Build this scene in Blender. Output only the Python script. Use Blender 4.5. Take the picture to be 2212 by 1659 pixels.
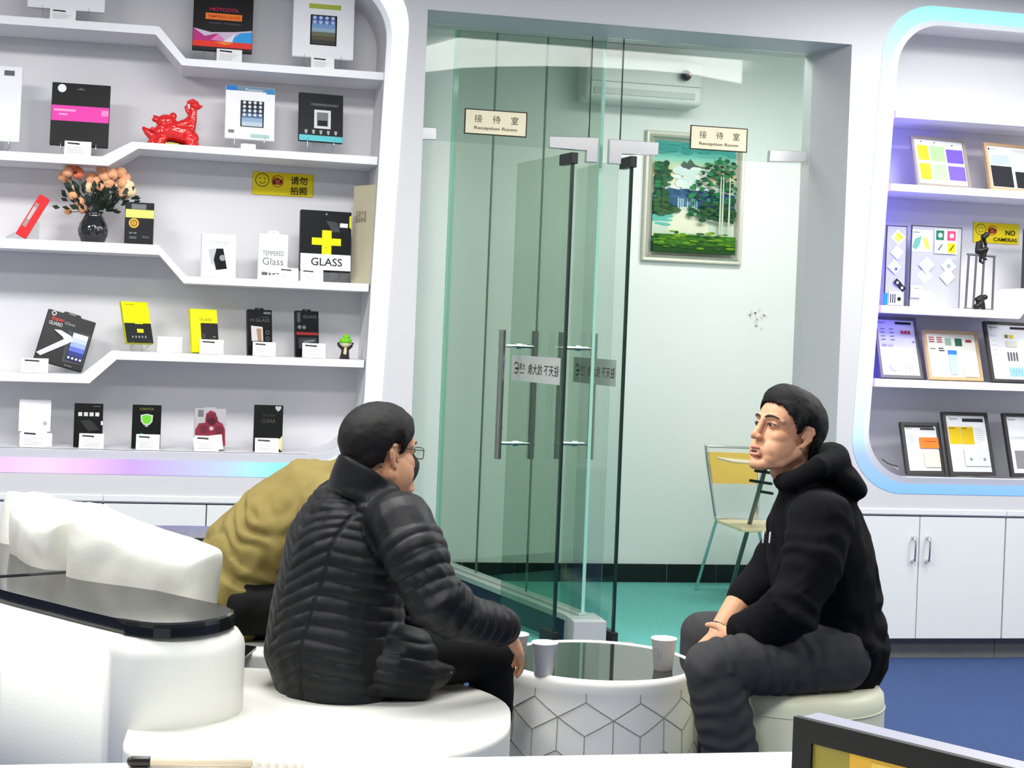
import bpy, bmesh, math, random
import numpy as np
from mathutils import Vector, Matrix, noise
for o in list(bpy.data.objects): bpy.data.objects.remove(o)
S = bpy.context.scene; COL = S.collection
R = math.radians; PI = math.pi
# ---------------------------------------------------------------- camera
F = 3400.0; PX, PY = 1106.0, 720.0           # focal length and principal point in pixels of the 2212x1659 frame
TH, RO = R(11.9), 0.040                      # yaw to the right, roll
CAM = Vector((0, -6.55, 1.40))
FW = Vector((math.sin(TH), math.cos(TH), 0)); R0 = Vector((math.cos(TH), -math.sin(TH), 0)); UP = Vector((0, 0, 1))
RC = math.cos(RO)*R0 + math.sin(RO)*UP; UC = -math.sin(RO)*R0 + math.cos(RO)*UP
cd = bpy.data.cameras.new('camera'); cam = bpy.data.objects.new('camera', cd); COL.objects.link(cam)
cd.sensor_width = 36; cd.lens = F/2212*36; cd.shift_y = -(829.5-PY)/2212; cd.clip_start = .05
m4 = Matrix.Identity(4)
for i in range(3):
    m4[i][0] = RC[i]; m4[i][1] = UC[i]; m4[i][2] = -FW[i]; m4[i][3] = CAM[i]
cam.matrix_world = m4; S.camera = cam
# ---------------------------------------------------------------- exposure, world, ceiling lamps
S.view_settings.view_transform = 'Standard'; S.view_settings.look = 'None'
S.view_settings.gamma = 1; S.view_settings.use_curve_mapping = False; S.view_settings.exposure = 0.12
wd = bpy.data.worlds.new('world'); S.world = wd; wd.use_nodes = True
wd.node_tree.nodes['Background'].inputs[0].default_value = (1, .985, .955, 1)
wd.node_tree.nodes['Background'].inputs[1].default_value = .40
def area(name, loc, sx, sy, power, col=(1, .985, .96), rot=(0, 0, 0)):
    l = bpy.data.lights.new(name, 'AREA'); l.shape = 'RECTANGLE'; l.size = sx; l.size_y = sy; l.energy = power; l.color = col
    o = bpy.data.objects.new(name, l); o.location = loc; o.rotation_euler = rot; COL.objects.link(o); return o
PANELS = [(-1.6, -2.2), (.35, -2.2), (3.5, -1.1), (4.9, -2.2), (-2.4, -4.6), (.2, -4.6), (6.2, -4.6)]
for (x, y) in PANELS: area('ceiling_lamp', (x, y, 3.03), 1.2, .6, (34 if y > -1.5 else 60) if y > -3 else 47)
area('reception_lamp', (2.9, .85, 3.0), 1.2, .5, 34, (1, .995, .96))
area('reception_lamp', (.2, 1.0, 3.0), .6, .6, 12, (1, .995, .96))
# ---------------------------------------------------------------- pixel helpers (2212x1659 frame)
def ray(px, py): return FW + (px-PX)/F*RC - (py-PY)/F*UC
def W(px, py, d): return CAM + d*ray(px, py)                     # point at depth d along the view axis
def wp(px, py, Y=0.0):                                            # point on the plane y = Y
    r = ray(px, py); return CAM + r*((Y-CAM.y)/r.y)
def sc(px, Y): r = ray(px, PY); return F*r.y/(Y-CAM.y)            # pixels per metre there
def wz(px, py, z): r = ray(px, py); return CAM + r*((z-CAM.z)/r.z)
def LD(lat, d, z=0): v = CAM + lat*R0 + d*FW; return Vector((v.x, v.y, z))
# ---------------------------------------------------------------- materials
MATS = {}
def lin(c): return tuple((x/12.92 if x <= .04045 else ((x+.055)/1.055)**2.4) for x in c)
def rgb(*c): return lin([x/255 for x in c])
def mat(name, c, rough=.5, metal=0, bump=0, bscale=60, var=0, vscale=8, spec=.5, coat=0, sub=0, emit=None, es=1):
    if name in MATS: return MATS[name]
    m = bpy.data.materials.new(name); m.use_nodes = True; MATS[name] = m
    nt = m.node_tree; b = nt.nodes['Principled BSDF']
    b.inputs['Base Color'].default_value = (*c, 1); b.inputs['Roughness'].default_value = rough; b.inputs['Metallic'].default_value = metal
    b.inputs['Specular IOR Level'].default_value = spec; b.inputs['Coat Weight'].default_value = coat
    if sub: b.inputs['Subsurface Weight'].default_value = sub; b.inputs['Subsurface Radius'].default_value = (.01, .004, .002)
    if emit: b.inputs['Emission Color'].default_value = (*emit, 1); b.inputs['Emission Strength'].default_value = es
    tc = nt.nodes.new('ShaderNodeTexCoord')
    nz = nt.nodes.new('ShaderNodeTexNoise'); nz.inputs['Scale'].default_value = vscale; nz.inputs['Detail'].default_value = 4
    nt.links.new(tc.outputs['Object'], nz.inputs['Vector'])
    if not var: var = .03
    mx = nt.nodes.new('ShaderNodeMix'); mx.data_type = 'RGBA'
    mx.inputs['A'].default_value = (*[max(0, x*(1-var)) for x in c], 1); mx.inputs['B'].default_value = (*[min(1, x*(1+var)) for x in c], 1)
    nt.links.new(nz.outputs['Fac'], mx.inputs['Factor']); nt.links.new(mx.outputs['Result'], b.inputs['Base Color'])
    if bump:
        n2 = nt.nodes.new('ShaderNodeTexNoise'); n2.inputs['Scale'].default_value = bscale; n2.inputs['Detail'].default_value = 5
        bp = nt.nodes.new('ShaderNodeBump'); bp.inputs['Strength'].default_value = bump; bp.inputs['Distance'].default_value = .005
        nt.links.new(tc.outputs['Object'], n2.inputs['Vector']); nt.links.new(n2.outputs['Fac'], bp.inputs['Height']); nt.links.new(bp.outputs['Normal'], b.inputs['Normal'])
    return m
def pc(r, g, b, rough=.45): return mat('ink_%d_%d_%d' % (r, g, b), rgb(r, g, b), rough, spec=.22)
def glass(name, tint, f0=.05, rough=0.0):
    """thin pane: tinted transparency plus a Schlick mirror term (same from both faces)"""
    m = bpy.data.materials.new(name); m.use_nodes = True; MATS[name] = m
    nt = m.node_tree; nt.nodes.remove(nt.nodes['Principled BSDF']); out = nt.nodes['Material Output']
    tr = nt.nodes.new('ShaderNodeBsdfTransparent'); tr.inputs[0].default_value = (*tint, 1)
    gl = nt.nodes.new('ShaderNodeBsdfGlossy'); gl.inputs['Roughness'].default_value = rough
    lw = nt.nodes.new('ShaderNodeLayerWeight'); lw.inputs[0].default_value = .5
    pw = nt.nodes.new('ShaderNodeMath'); pw.operation = 'POWER'; pw.inputs[1].default_value = 5
    ma = nt.nodes.new('ShaderNodeMath'); ma.operation = 'MULTIPLY_ADD'; ma.inputs[1].default_value = 1-f0; ma.inputs[2].default_value = f0
    mx = nt.nodes.new('ShaderNodeMixShader')
    nt.links.new(lw.outputs['Facing'], pw.inputs[0]); nt.links.new(pw.outputs[0], ma.inputs[0]); nt.links.new(ma.outputs[0], mx.inputs[0])
    nt.links.new(tr.outputs[0], mx.inputs[1]); nt.links.new(gl.outputs[0], mx.inputs[2]); nt.links.new(mx.outputs[0], out.inputs[0])
    return m
def led(name, stops, axis, lo, hi, strength):
    m = bpy.data.materials.new(name); m.use_nodes = True; MATS[name] = m
    nt = m.node_tree; nt.nodes.remove(nt.nodes['Principled BSDF']); out = nt.nodes['Material Output']
    tc = nt.nodes.new('ShaderNodeTexCoord'); sp = nt.nodes.new('ShaderNodeSeparateXYZ'); mr = nt.nodes.new('ShaderNodeMapRange')
    mr.inputs['From Min'].default_value = lo; mr.inputs['From Max'].default_value = hi
    cr = nt.nodes.new('ShaderNodeValToRGB'); em = nt.nodes.new('ShaderNodeEmission'); em.inputs[1].default_value = strength
    while len(cr.color_ramp.elements) < len(stops): cr.color_ramp.elements.new(.5)
    for e, (p, c) in zip(cr.color_ramp.elements, stops): e.position = p; e.color = (*c, 1)
    nt.links.new(tc.outputs['Object'], sp.inputs[0]); nt.links.new(sp.outputs[axis], mr.inputs['Value']); nt.links.new(mr.outputs[0], cr.inputs[0])
    nt.links.new(cr.outputs[0], em.inputs[0]); nt.links.new(em.outputs[0], out.inputs[0]); return m
# ---------------------------------------------------------------- object helpers
def tagp(o, label=None, cat=None, group=None, kind=None):
    if label: o['label'] = label
    if cat: o['category'] = cat
    if group: o['group'] = group
    if kind: o['kind'] = kind
    return o
def thing(name, label, cat, loc=(0, 0, 0), rot=(0, 0, 0), group=None):
    o = bpy.data.objects.new(name, None); COL.objects.link(o); o.location = loc; o.rotation_euler = rot; o.empty_display_size = .05
    return tagp(o, label, cat, group)
def obj(name, bm, m, parent=None, smooth=False, loc=None):
    me = bpy.data.meshes.new(name)
    if isinstance(bm, bmesh.types.BMesh):
        bmesh.ops.recalc_face_normals(bm, faces=bm.faces); bm.to_mesh(me); bm.free()
    else: me = bm; me.name = name
    for x in (m if isinstance(m, (list, tuple)) else [m]): me.materials.append(x)
    if smooth:
        for p in me.polygons: p.use_smooth = True
    o = bpy.data.objects.new(name, me); COL.objects.link(o)
    if parent: o.parent = parent
    if loc is not None: o.location = loc
    return o
def struct(name, bm, m, **k): o = obj(name, bm, m, **k); o['kind'] = 'structure'; return o
def box(bm, x0, y0, z0, x1, y1, z1, bev=0, M=None, seg=2, mi=0):
    vs = [bm.verts.new(p) for p in ((x0,y0,z0),(x1,y0,z0),(x1,y1,z0),(x0,y1,z0),(x0,y0,z1),(x1,y0,z1),(x1,y1,z1),(x0,y1,z1))]
    fs = [bm.faces.new([vs[i] for i in f]) for f in ((0,3,2,1),(4,5,6,7),(0,1,5,4),(1,2,6,5),(2,3,7,6),(3,0,4,7))]
    for f in fs: f.material_index = mi
    es = list({e for f in fs for e in f.edges})
    if bev:
        r = bmesh.ops.bevel(bm, geom=es, offset=bev, segments=seg, affect='EDGES', profile=.5)
        vs = list({v for f in r['faces'] for v in f.verts} | {v for v in vs if v.is_valid})
    if M is not None: bmesh.ops.transform(bm, matrix=M, verts=[v for v in vs if v.is_valid])
    return vs
def frame_of(t, side=None):
    t = t.normalized(); s = Vector(side) if side is not None else (Vector((0,0,1)) if abs(t.z) < .9 else Vector((1,0,0)))
    s = s - t*s.dot(t); s.normalize(); return s, t.cross(s)
def tube(bm, pts, radii, n=14, side=None, fl=1.0, dome=True, flat_ends=False, mi=0):
    """loft through pts; radii along `side`, radii*fl across it; rounded or flat ends"""
    pts = [Vector(p) for p in pts]; k = len(pts)
    if not hasattr(radii, '__len__'): radii = [radii]*k
    if not hasattr(fl, '__len__'): fl = [fl]*k
    rings = []
    for i, p in enumerate(pts):
        t = (pts[min(i+1, k-1)]-pts[max(i-1, 0)]); s, u = frame_of(t, side); rings.append((p, radii[i], radii[i]*fl[i], s, u))
    if dome:
        def cap(i, sgn):
            p, a, b, s, u = rings[i]; t = (pts[1]-pts[0] if i == 0 else pts[-1]-pts[-2]).normalized()*sgn; out = []
            for q in (25, 50, 72):
                out.append((p+t*math.sin(R(q))*min(a, b), a*math.cos(R(q)), b*math.cos(R(q)), s, u))
            return out
        rings = list(reversed(cap(0, -1))) + rings + cap(k-1, 1)
    vr = [[bm.verts.new(p+s*(a*math.cos(2*PI*j/n))+u*(b*math.sin(2*PI*j/n))) for j in range(n)] for (p, a, b, s, u) in rings]
    fs = []
    for a, b in zip(vr, vr[1:]):
        for j in range(n): fs.append(bm.faces.new((a[j], a[(j+1) % n], b[(j+1) % n], b[j])))
    fs.append(bm.faces.new(list(reversed(vr[0])))); fs.append(bm.faces.new(vr[-1]))
    for f in fs: f.material_index = mi
    return [v for r_ in vr for v in r_]
def ell(bm, c, r, M=None, sub=3, mi=0):
    q = bmesh.ops.create_icosphere(bm, subdivisions=sub, radius=1)
    T = Matrix.Translation(Vector(c)) @ Matrix.Diagonal((*r, 1)) if M is None else Matrix.Translation(Vector(c)) @ M.to_4x4() @ Matrix.Diagonal((*r, 1))
    bmesh.ops.transform(bm, matrix=T, verts=q['verts'])
    for f in {f for v in q['verts'] for f in v.link_faces}: f.material_index = mi
    return q['verts']
def lathe(bm, prof, n=32, c=(0, 0, 0), mi=0):
    vr = [[bm.verts.new((c[0]+r*math.cos(2*PI*j/n), c[1]+r*math.sin(2*PI*j/n), c[2]+z)) for j in range(n)] for r, z in prof]
    for a, b in zip(vr, vr[1:]):
        for j in range(n): bm.faces.new((a[j], a[(j+1) % n], b[(j+1) % n], b[j])).material_index = mi
    if prof[0][0] > 1e-6: bm.faces.new(list(reversed(vr[0]))).material_index = mi
    if prof[-1][0] > 1e-6: bm.faces.new(vr[-1]).material_index = mi
    bmesh.ops.remove_doubles(bm, verts=[v for r_ in vr for v in r_], dist=1e-6)
def prism(bm, loop, y0, y1, mi=0):                                # loop of (x, z), extruded along y
    a = [bm.verts.new((x, y0, z)) for x, z in loop]; b = [bm.verts.new((x, y1, z)) for x, z in loop]; n = len(loop)
    fs = [bm.faces.new(a), bm.faces.new(list(reversed(b)))]
    for i in range(n): fs.append(bm.faces.new((a[i], b[i], b[(i+1) % n], a[(i+1) % n])))
    for f in fs: f.material_index = mi
    return a+b
def slab(bm, loop, z0, z1, bev=0, seg=3):                          # loop of (x, y), extruded up, rounded top and bottom edges
    a = [bm.verts.new((*p, z0)) for p in loop]; b = [bm.verts.new((*p, z1)) for p in loop]; n = len(loop)
    f0 = bm.faces.new(list(reversed(a))); f1 = bm.faces.new(b)
    for i in range(n): bm.faces.new((a[i], a[(i+1) % n], b[(i+1) % n], b[i]))
    if bev: bmesh.ops.bevel(bm, geom=list(f1.edges), offset=bev, segments=seg, affect='EDGES', profile=.5)
def mod_apply(bm, mods):
    me = bpy.data.meshes.new('t'); bm.to_mesh(me); bm.free(); o = bpy.data.objects.new('t', me); COL.objects.link(o)
    for ty, kw in mods:
        m = o.modifiers.new(ty, ty)
        for k, v in kw.items(): setattr(m, k, v)
    dg = bpy.context.evaluated_depsgraph_get(); dg.update()
    r = bpy.data.meshes.new_from_object(o.evaluated_get(dg)); bpy.data.objects.remove(o); bpy.data.meshes.remove(me); return r
def blob(bm, voxel=.006, it=4, fac=.5):
    return mod_apply(bm, [('REMESH', dict(mode='VOXEL', voxel_size=voxel, use_smooth_shade=True)), ('SMOOTH', dict(factor=fac, iterations=it))])
def displace(me, fn):
    n = len(me.vertices); co = np.empty(n*3); no = np.empty(n*3); me.vertices.foreach_get('co', co); me.vertices.foreach_get('normal', no)
    co = co.reshape(-1, 3); no = no.reshape(-1, 3); co = co + no*fn(co, no)[:, None]; me.vertices.foreach_set('co', co.ravel()); me.update()
def nz(co, s, amp, off=0): return np.array([noise.noise(Vector(p)*s+Vector((off, off, off))) for p in co])*amp
def rnd_loop(corners, radii, seg=10):
    """rounded polygon from corner points (2D) and a radius per corner"""
    out = []; n = len(corners)
    for i in range(n):
        p = Vector(corners[i]); a = (Vector(corners[i-1])-p).normalized(); b = (Vector(corners[(i+1) % n])-p).normalized()
        r = radii[i] if hasattr(radii, '__len__') else radii
        if r <= 0: out.append(tuple(p)); continue
        ang = math.acos(max(-1, min(1, a.dot(b)))); d = r/math.tan(ang/2); c = p+(a+b).normalized()*(r/math.sin(ang/2))
        v0 = p+a*d-c; v1 = p+b*d-c; tot = v0.angle_signed(v1) if True else 0
        a0 = math.atan2(v0.y, v0.x); a1 = math.atan2(v1.y, v1.x); da = (a1-a0+PI) % (2*PI)-PI
        for k in range(seg+1): t = a0+da*k/seg; out.append((c.x+r*math.cos(t), c.y+r*math.sin(t)))
    return out
def ring(bm, A, ya, B, yb, mi=0):                                  # strip between two equal loops of (x, z)
    a = [bm.verts.new((x, ya, z)) for x, z in A]; b = [bm.verts.new((x, yb, z)) for x, z in B]; n = len(A)
    for i in range(n): bm.faces.new((a[i], a[(i+1) % n], b[(i+1) % n], b[i])).material_index = mi
_TXT = {}
def text_mesh(s, bold=0):
    if (s, bold) in _TXT: return _TXT[(s, bold)]
    cu = bpy.data.curves.new('t', 'FONT'); cu.body = s; cu.size = 1; cu.offset = bold*.4; cu.resolution_u = 3; cu.align_x = 'CENTER'; cu.align_y = 'CENTER'
    o = bpy.data.objects.new('t', cu); COL.objects.link(o); dg = bpy.context.evaluated_depsgraph_get(); dg.update()
    me = o.evaluated_get(dg).to_mesh(); r = ([tuple(v.co[:2]) for v in me.vertices], [tuple(p.vertices) for p in me.polygons])
    o.evaluated_get(dg).to_mesh_clear(); bpy.data.objects.remove(o); bpy.data.curves.remove(cu); _TXT[(s, bold)] = r; return r
class Print:
    """flat printing in the plane y = 0 (x right, z up, facing -y); u, v are fractions of w x h, v from the top"""
    def __init__(s, w, h, e=.0003): s.bm = bmesh.new(); s.w = w; s.h = h; s.k = 1; s.e = e; s.m = []; s.mir = 1
    def _mi(s, c):
        m = c if not isinstance(c, tuple) else pc(*c)
        if m not in s.m: s.m.append(m)
        return s.m.index(m)
    def P(s, u, v): return Vector(((u-.5)*s.w, -s.e*s.k, (1-v)*s.h))
    def poly(s, pts, c):
        f = s.bm.faces.new([s.bm.verts.new(s.P(u, v)) for u, v in pts]); f.material_index = s._mi(c); s.k += 1; return s
    def rect(s, u0, v0, u1, v1, c): return s.poly([(u0, v0), (u1, v0), (u1, v1), (u0, v1)], c)
    def disc(s, u, v, r, c, n=20, ry=None):                        # r as a fraction of the width
        q = s.w/s.h if ry is None else ry/r
        return s.poly([(u+r*math.cos(2*PI*i/n), v+q*r*math.sin(2*PI*i/n)) for i in range(n)], c)
    def ringd(s, u, v, r, r2, c, a0=0, a1=360, n=24):
        q = s.w/s.h; mi = s._mi(c); A = [R(a0+(a1-a0)*i/n) for i in range(n+1)]
        a = [s.bm.verts.new(s.P(u+r*math.cos(t), v+q*r*math.sin(t))) for t in A]; b = [s.bm.verts.new(s.P(u+r2*math.cos(t), v+q*r2*math.sin(t))) for t in A]
        for i in range(n): s.bm.faces.new((a[i], a[i+1], b[i+1], b[i])).material_index = mi
        s.k += 1; return s
    def text(s, t, u, v, size, c, bold=0, sx=1, width=None):       # size: font size as a fraction of h; width: fit to this fraction of w
        vs, fs = text_mesh(t, bold); mi = s._mi(c); o = s.P(u, v); q = size*s.h
        if not vs: return s
        x0 = min(a for a, b in vs); x1 = max(a for a, b in vs); y0 = min(b for a, b in vs); y1 = max(b for a, b in vs)
        cx, cy = (x0+x1)/2, (y0+y1)/2
        if width: sx = width*s.w/((x1-x0)*q)
        vv = [s.bm.verts.new(o+Vector(((a-cx)*q*sx*s.mir, 0, (b-cy)*q))) for a, b in vs]
        for f in fs:
            try: s.bm.faces.new([vv[i] for i in f]).material_index = mi
            except ValueError: pass
        s.k += 1; return s
    def done(s, name, parent, loc=(0, 0, 0), rot=(0, 0, 0)):
        me = bpy.data.meshes.new(name); s.bm.to_mesh(me); s.bm.free()
        for m in s.m: me.materials.append(m)
        o = bpy.data.objects.new(name, me); COL.objects.link(o); o.parent = parent; o.location = loc; o.rotation_euler = rot; return o
random.seed(7)
# ================================================================ materials of the place
M_wall = mat('white_wall_paint', rgb(208, 209, 211), .45, var=.012, bump=.03, bscale=120)
M_shelf = mat('white_shelf_lacquer', rgb(240, 240, 242), .35)
M_niche = mat('grey_white_niche_lining', rgb(224, 224, 228), .5, var=.02)
M_cab = mat('white_cabinet_lacquer', rgb(224, 228, 227), .4, var=.01)
M_dark = mat('dark_gap', rgb(40, 40, 42), .6)
M_chrome = mat('polished_chrome', (.72, .73, .74), .18, 1)
M_brush = mat('brushed_steel', (.72, .72, .73), .32, 1, var=.06, vscale=30)
M_steel_d = mat('dark_steel', rgb(45, 47, 48), .4, .6)
M_carpet = mat('blue_carpet', rgb(44, 68, 114), .95, var=.22, vscale=160, bump=.6, bscale=300)
M_green = mat('teal_green_carpet', rgb(84, 160, 152), .9, var=.25, vscale=40, bump=.3, bscale=200)
M_kick = mat('grey_toe_kick', rgb(112, 112, 110), .7, var=.15, vscale=25)
M_tile = mat('black_tile', rgb(16, 17, 18), .25, var=.3, vscale=40)
M_room = mat('reception_wall_paint', rgb(238, 241, 240), .6, var=.015, vscale=3)
M_ceil = mat('ceiling_paint', rgb(225, 225, 225), .8)
G_door = glass('clear_green_glass', (.935, .97, .95))
G_leaf = glass('door_leaf_glass', (.80, .865, .81), .04)
G_part = glass('partition_glass', (.765, .835, .775), .04)
M_edge = mat('glass_edge_dark', rgb(18, 42, 36), .2)
M_edgel = mat('polished_glass_edge', rgb(176, 226, 210), .15, spec=.8)
OL, OR_, OT, GY = .964, 2.872, 2.744, .28
CT = .653
# ================================================================ front wall with two niches and the door opening
LO = [(wp(893, -75).x, wp(893, -75).z), (wp(812, 1036).x, wp(812, 1036).z)]
def xz(px, py, Y=0): p = wp(px, py, Y); return (p.x, p.z)
def lp(tr, br, xl, sg=1): a, b = xz(*tr), xz(*br); return [a, b, (xl, b[1]), (xl, a[1])]
NL, NRX = -1.75, 4.9
LA = rnd_loop(lp((893, -75), (812, 1036), NL), .27, 14); LB = rnd_loop(lp((856, -45), (790, 1004), NL+.08), .25, 14)
LC = rnd_loop(lp((843, -32), (779, 986), NL+.1), .23, 14)
RA = rnd_loop(lp((1914, 4), (1831, 1064), NRX), .25, 14); RB = rnd_loop(lp((1938, 35), (1861, 1043), NRX-.08), .22, 14)
RCC = rnd_loop(lp((1947, 48), (1869, 1029), NRX-.1), .205, 14)
XL, XR = -2.3, 5.3
C_L, C_R = .72, 2.98                                              # cabinet ends beside the opening
bm = bmesh.new()
def edgeloop(pts):
    v = [bm.verts.new((x, 0, z)) for x, z in pts]; return [bm.edges.new((v[i], v[(i+1) % len(v)])) for i in range(len(v))]
es = edgeloop([(XL, CT), (C_L, CT), (C_L, 0), (OL, 0), (OL, OT), (OR_, OT), (OR_, 0), (C_R, 0), (C_R, CT), (XR, CT), (XR, 3.2), (XL, 3.2)])
es += edgeloop(LA) + edgeloop(RA)
bmesh.ops.triangle_fill(bm, use_beauty=True, use_dissolve=False, edges=es, normal=(0, -1, 0))
struct('wall_front', bm, M_wall)
# returns of the door opening
bm = bmesh.new(); vs = [bm.verts.new(p) for p in ((OL, 0, 0), (OL-.0, GY+.06, 0), (OL-.0, GY+.06, OT), (OL, 0, OT))]; bm.faces.new(vs)
box(bm, OL-.035, .0015, 0, OL-.001, GY+.1, 3.2); struct('wall_left_return', bm, M_wall)
bm = bmesh.new(); prof = [(OR_, 0.0015), (2.807, GY), (2.807, GY+.1), (2.905, GY+.1), (2.905, .0015)]
slab(bm, prof, 0, 3.2); struct('wall_right_return', bm, M_wall)
bm = bmesh.new(); box(bm, OL, .0015, OT, OR_, GY+.1, 3.2); struct('trim_1', bm, M_wall)['label'] = 'white soffit above the glass doors'
# niche linings (side walls and back), LED bands and lips
ND = .34
def niche(name, C_, side):
    bm = bmesh.new(); ring(bm, C_, .03, C_, ND); bm.faces.new([bm.verts.new((x, ND, z)) for x, z in C_])
    o = struct(name, bm, M_niche); return o
niche('wall_left_niche', LC, 0); niche('wall_right_niche', RB, 1)
E_L = led('led_band_violet_to_white', [(0, (.42, .25, 1)), (.30, (.5, .33, 1)), (.47, (.85, .55, .95)), (.60, (.5, .33, 1)), (.74, (.45, .55, 1)), (.83, (.25, .85, 1)), (.93, (.75, .95, 1)), (1, (.85, 1, .98))], 0, -1.75, .88, 1.35)
E_R = led('led_band_cyan_to_blue', [(0, (.2, .45, 1)), (.08, (.35, .5, 1)), (.14, (.6, .85, 1)), (.3, (.82, 1, 1)), (.62, (.85, 1, .97)), (.86, (.7, 1, 1)), (1, (.3, .85, .95))], 2, .74, 2.95, 1.3)
def led_thing(name, label, A, B, C_, m):
    bm = bmesh.new(); ring(bm, A, -.002, B, .012); t = obj(name, bm, m, smooth=True); tagp(t, label, 'led light', 'glowing bands round the niches')
    bm = bmesh.new(); ring(bm, B, .012, C_, .0); ring(bm, C_, .0, C_, .05); obj('inner_rim', bm, M_shelf, t)
    return t
led_thing('light_band', 'glowing white and violet light band round the left shelf niche', LA, LB, LC, E_L)
led_thing('light_band', 'glowing cyan and blue light band round the right shelf niche', RA, RB, RCC, E_R)
# hidden blue emitter added behind the left rim to tint the right niche
bm = bmesh.new(); a = xz(1938, 245, .03); b = xz(1888, 835, .03)
prism(bm, [(a[0]-.016, a[1]), (a[0]-.009, a[1]), (b[0]-.009, b[1]), (b[0]-.016, b[1])], .056, .076)
t = obj('added_glow_strip', bm, led('added_blue_glow', [(0, (.06, .02, 1)), (1, (.08, .04, 1))], 2, .7, 2.4, 22)); tagp(t, 'hidden blue glow strip added behind the left rim of the right niche', 'led light')
# ---------------------------------------------------------------- shelves
def shelf(label, top, bot, group, x_end=None, right=False):
    T = [xz(px, py, .035) for px, py in top]; B = [xz(px, py, .035) for px, py in bot]
    if not right:
        dz = T[0][0]-(NL+.104); T = [(NL+.104, T[0][1])]+T[1:]; B = [(NL+.104, B[0][1])]+B[1:]
    bm = bmesh.new(); n = len(T)
    q = [[bm.verts.new((x, y, z)) for x, z in P] for P, y in ((T, .035), (B, .035), (T, ND-.002), (B, ND-.002))]
    for i in range(n-1):
        bm.faces.new((q[0][i], q[0][i+1], q[1][i+1], q[1][i])); bm.faces.new((q[2][i], q[3][i], q[3][i+1], q[2][i+1]))
        bm.faces.new((q[0][i], q[2][i], q[2][i+1], q[0][i+1])); bm.faces.new((q[1][i], q[1][i+1], q[3][i+1], q[3][i]))
    for i in (0, n-1): bm.faces.new((q[0][i], q[1][i], q[3][i], q[2][i]))
    tagp(obj('display_shelf', bm, M_shelf), label, 'shelf', group); return T
GL, GR = 'stepped shelves in the left niche', 'shelves in the right niche'
S0 = shelf('topmost stepped white shelf of the left niche, dropping towards the right', [(0, 36), (344, 57), (401, 126), (829, 156.5)], [(0, 53), (336, 74.5), (393, 141), (829, 173)], GL)
S1 = shelf('stepped white shelf carrying the red ornament, rising towards the right', [(0, 327.5), (220, 338), (285, 306), (816, 338.5)], [(0, 347), (234, 358), (299, 321), (815, 356)], GL)
S2 = shelf('stepped white shelf carrying the flower vase, dropping towards the right', [(0, 517), (342, 529), (403, 596.5), (797, 613)], [(0, 537.5), (344, 550.5), (397, 611.5), (796, 630)], GL)
S3 = shelf('lowest stepped white shelf, carrying two yellow boxes, left niche', [(0, 808), (175, 809), (240, 758), (787, 778)], [(0, 825.5), (193, 828), (252, 776.6), (786, 794)], GL)
bz = LC and min(z for x, z in LC); S4 = [(NL+.3, bz), (.6, bz)]
T0 = shelf('uppermost empty white shelf of the right niche', [(1935, 238), (2212, 258), (2600, 285)], [(1935, 253), (2212, 273), (2600, 300)], GR, right=True)
T1 = shelf('white shelf of the right niche under the colour chart frame', [(1925, 396), (2212, 413), (2600, 436)], [(1924, 411.5), (2212, 429.6), (2600, 452)], GR, right=True)
T2 = shelf('white shelf of the right niche under the thinker sculpture, ramping up rightwards', [(1904, 659), (2194, 672), (2232, 622), (2600, 640)], [(1903, 675), (2202, 689), (2242, 640), (2600, 657)], GR, right=True)
T3 = shelf('lowest white shelf of the right niche under three framed sheets', [(1890, 818), (2212, 830), (2600, 842)], [(1889, 835), (2212, 845), (2600, 858)], GR, right=True)
bzr = min(z for x, z in RCC); T4 = [(3.1, bzr), (4.8, bzr)]
def sz(T, x):
    xs = [p[0] for p in T]; return float(np.interp(x, xs, [p[1] for p in T]))
# ---------------------------------------------------------------- base cabinets
def cabinet(label, x0, x1, doors, handles, kick=True):
    t = thing('base_cabinet', label, 'cabinet', ((x0+x1)/2, 0, 0)); bm = bmesh.new(); cx = (x0+x1)/2
    box(bm, x0-cx, .02, .1, x1-cx, .335, CT-.003); box(bm, x0-cx, -.006, CT+.004, x1-cx, .012, CT+.03, .003)
    obj('carcass', bm, M_cab, t); bm = bmesh.new(); box(bm, x0-cx+.001, .019, .1, x1-cx-.001, .0195, CT-.001); obj('shadow_gap', bm, M_dark, t)
    bm = bmesh.new(); box(bm, x0-cx, .06, 0, x1-cx, .335, .1); obj('toe_kick', bm, M_kick, t)
    for a, b, z0, z1, nm, h in doors:
        bm = bmesh.new(); box(bm, a-cx+.0022, 0, z0+.001, b-cx-.0022, .019, z1-.005, .0012, seg=1); d = obj(nm, bm, M_cab, t)
        if h is not None:
            hx = h-cx; zc = z1-.15; bm = bmesh.new()
            tube(bm, [(hx, .002, zc+.055), (hx, -.022, zc+.05), (hx, -.027, zc+.03), (hx, -.027, zc-.03), (hx, -.022, zc-.05), (hx, .002, zc-.055)], [.009, .006, .0045, .0045, .006, .009], 10)
            obj('handle', bm, M_chrome, d, smooth=True)
X = lambda px, py: wp(px, py).x
d0, d1 = X(1983, 1240), X(2168, 1240); wd_ = d1-d0
cabinet('white two-door base cabinet beneath the right niche, beside the hooded man', C_R, d1, [(C_R, d0, .098, CT, 'door', X(1972, 1175)), (d0, d1, .098, CT, 'door', X(2003, 1175))], 0)
cabinet('white base cabinet cut by the right edge of the picture', d1+.003, XR, [(d1+.003, d1+wd_, .098, CT, 'door', None), (d1+wd_, d1+2*wd_, .098, CT, 'door', None), (d1+2*wd_, XR, .098, CT, 'door', None)], 0)
e0, e1 = X(222, 1100), X(446, 1100); we = e1-e0
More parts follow.
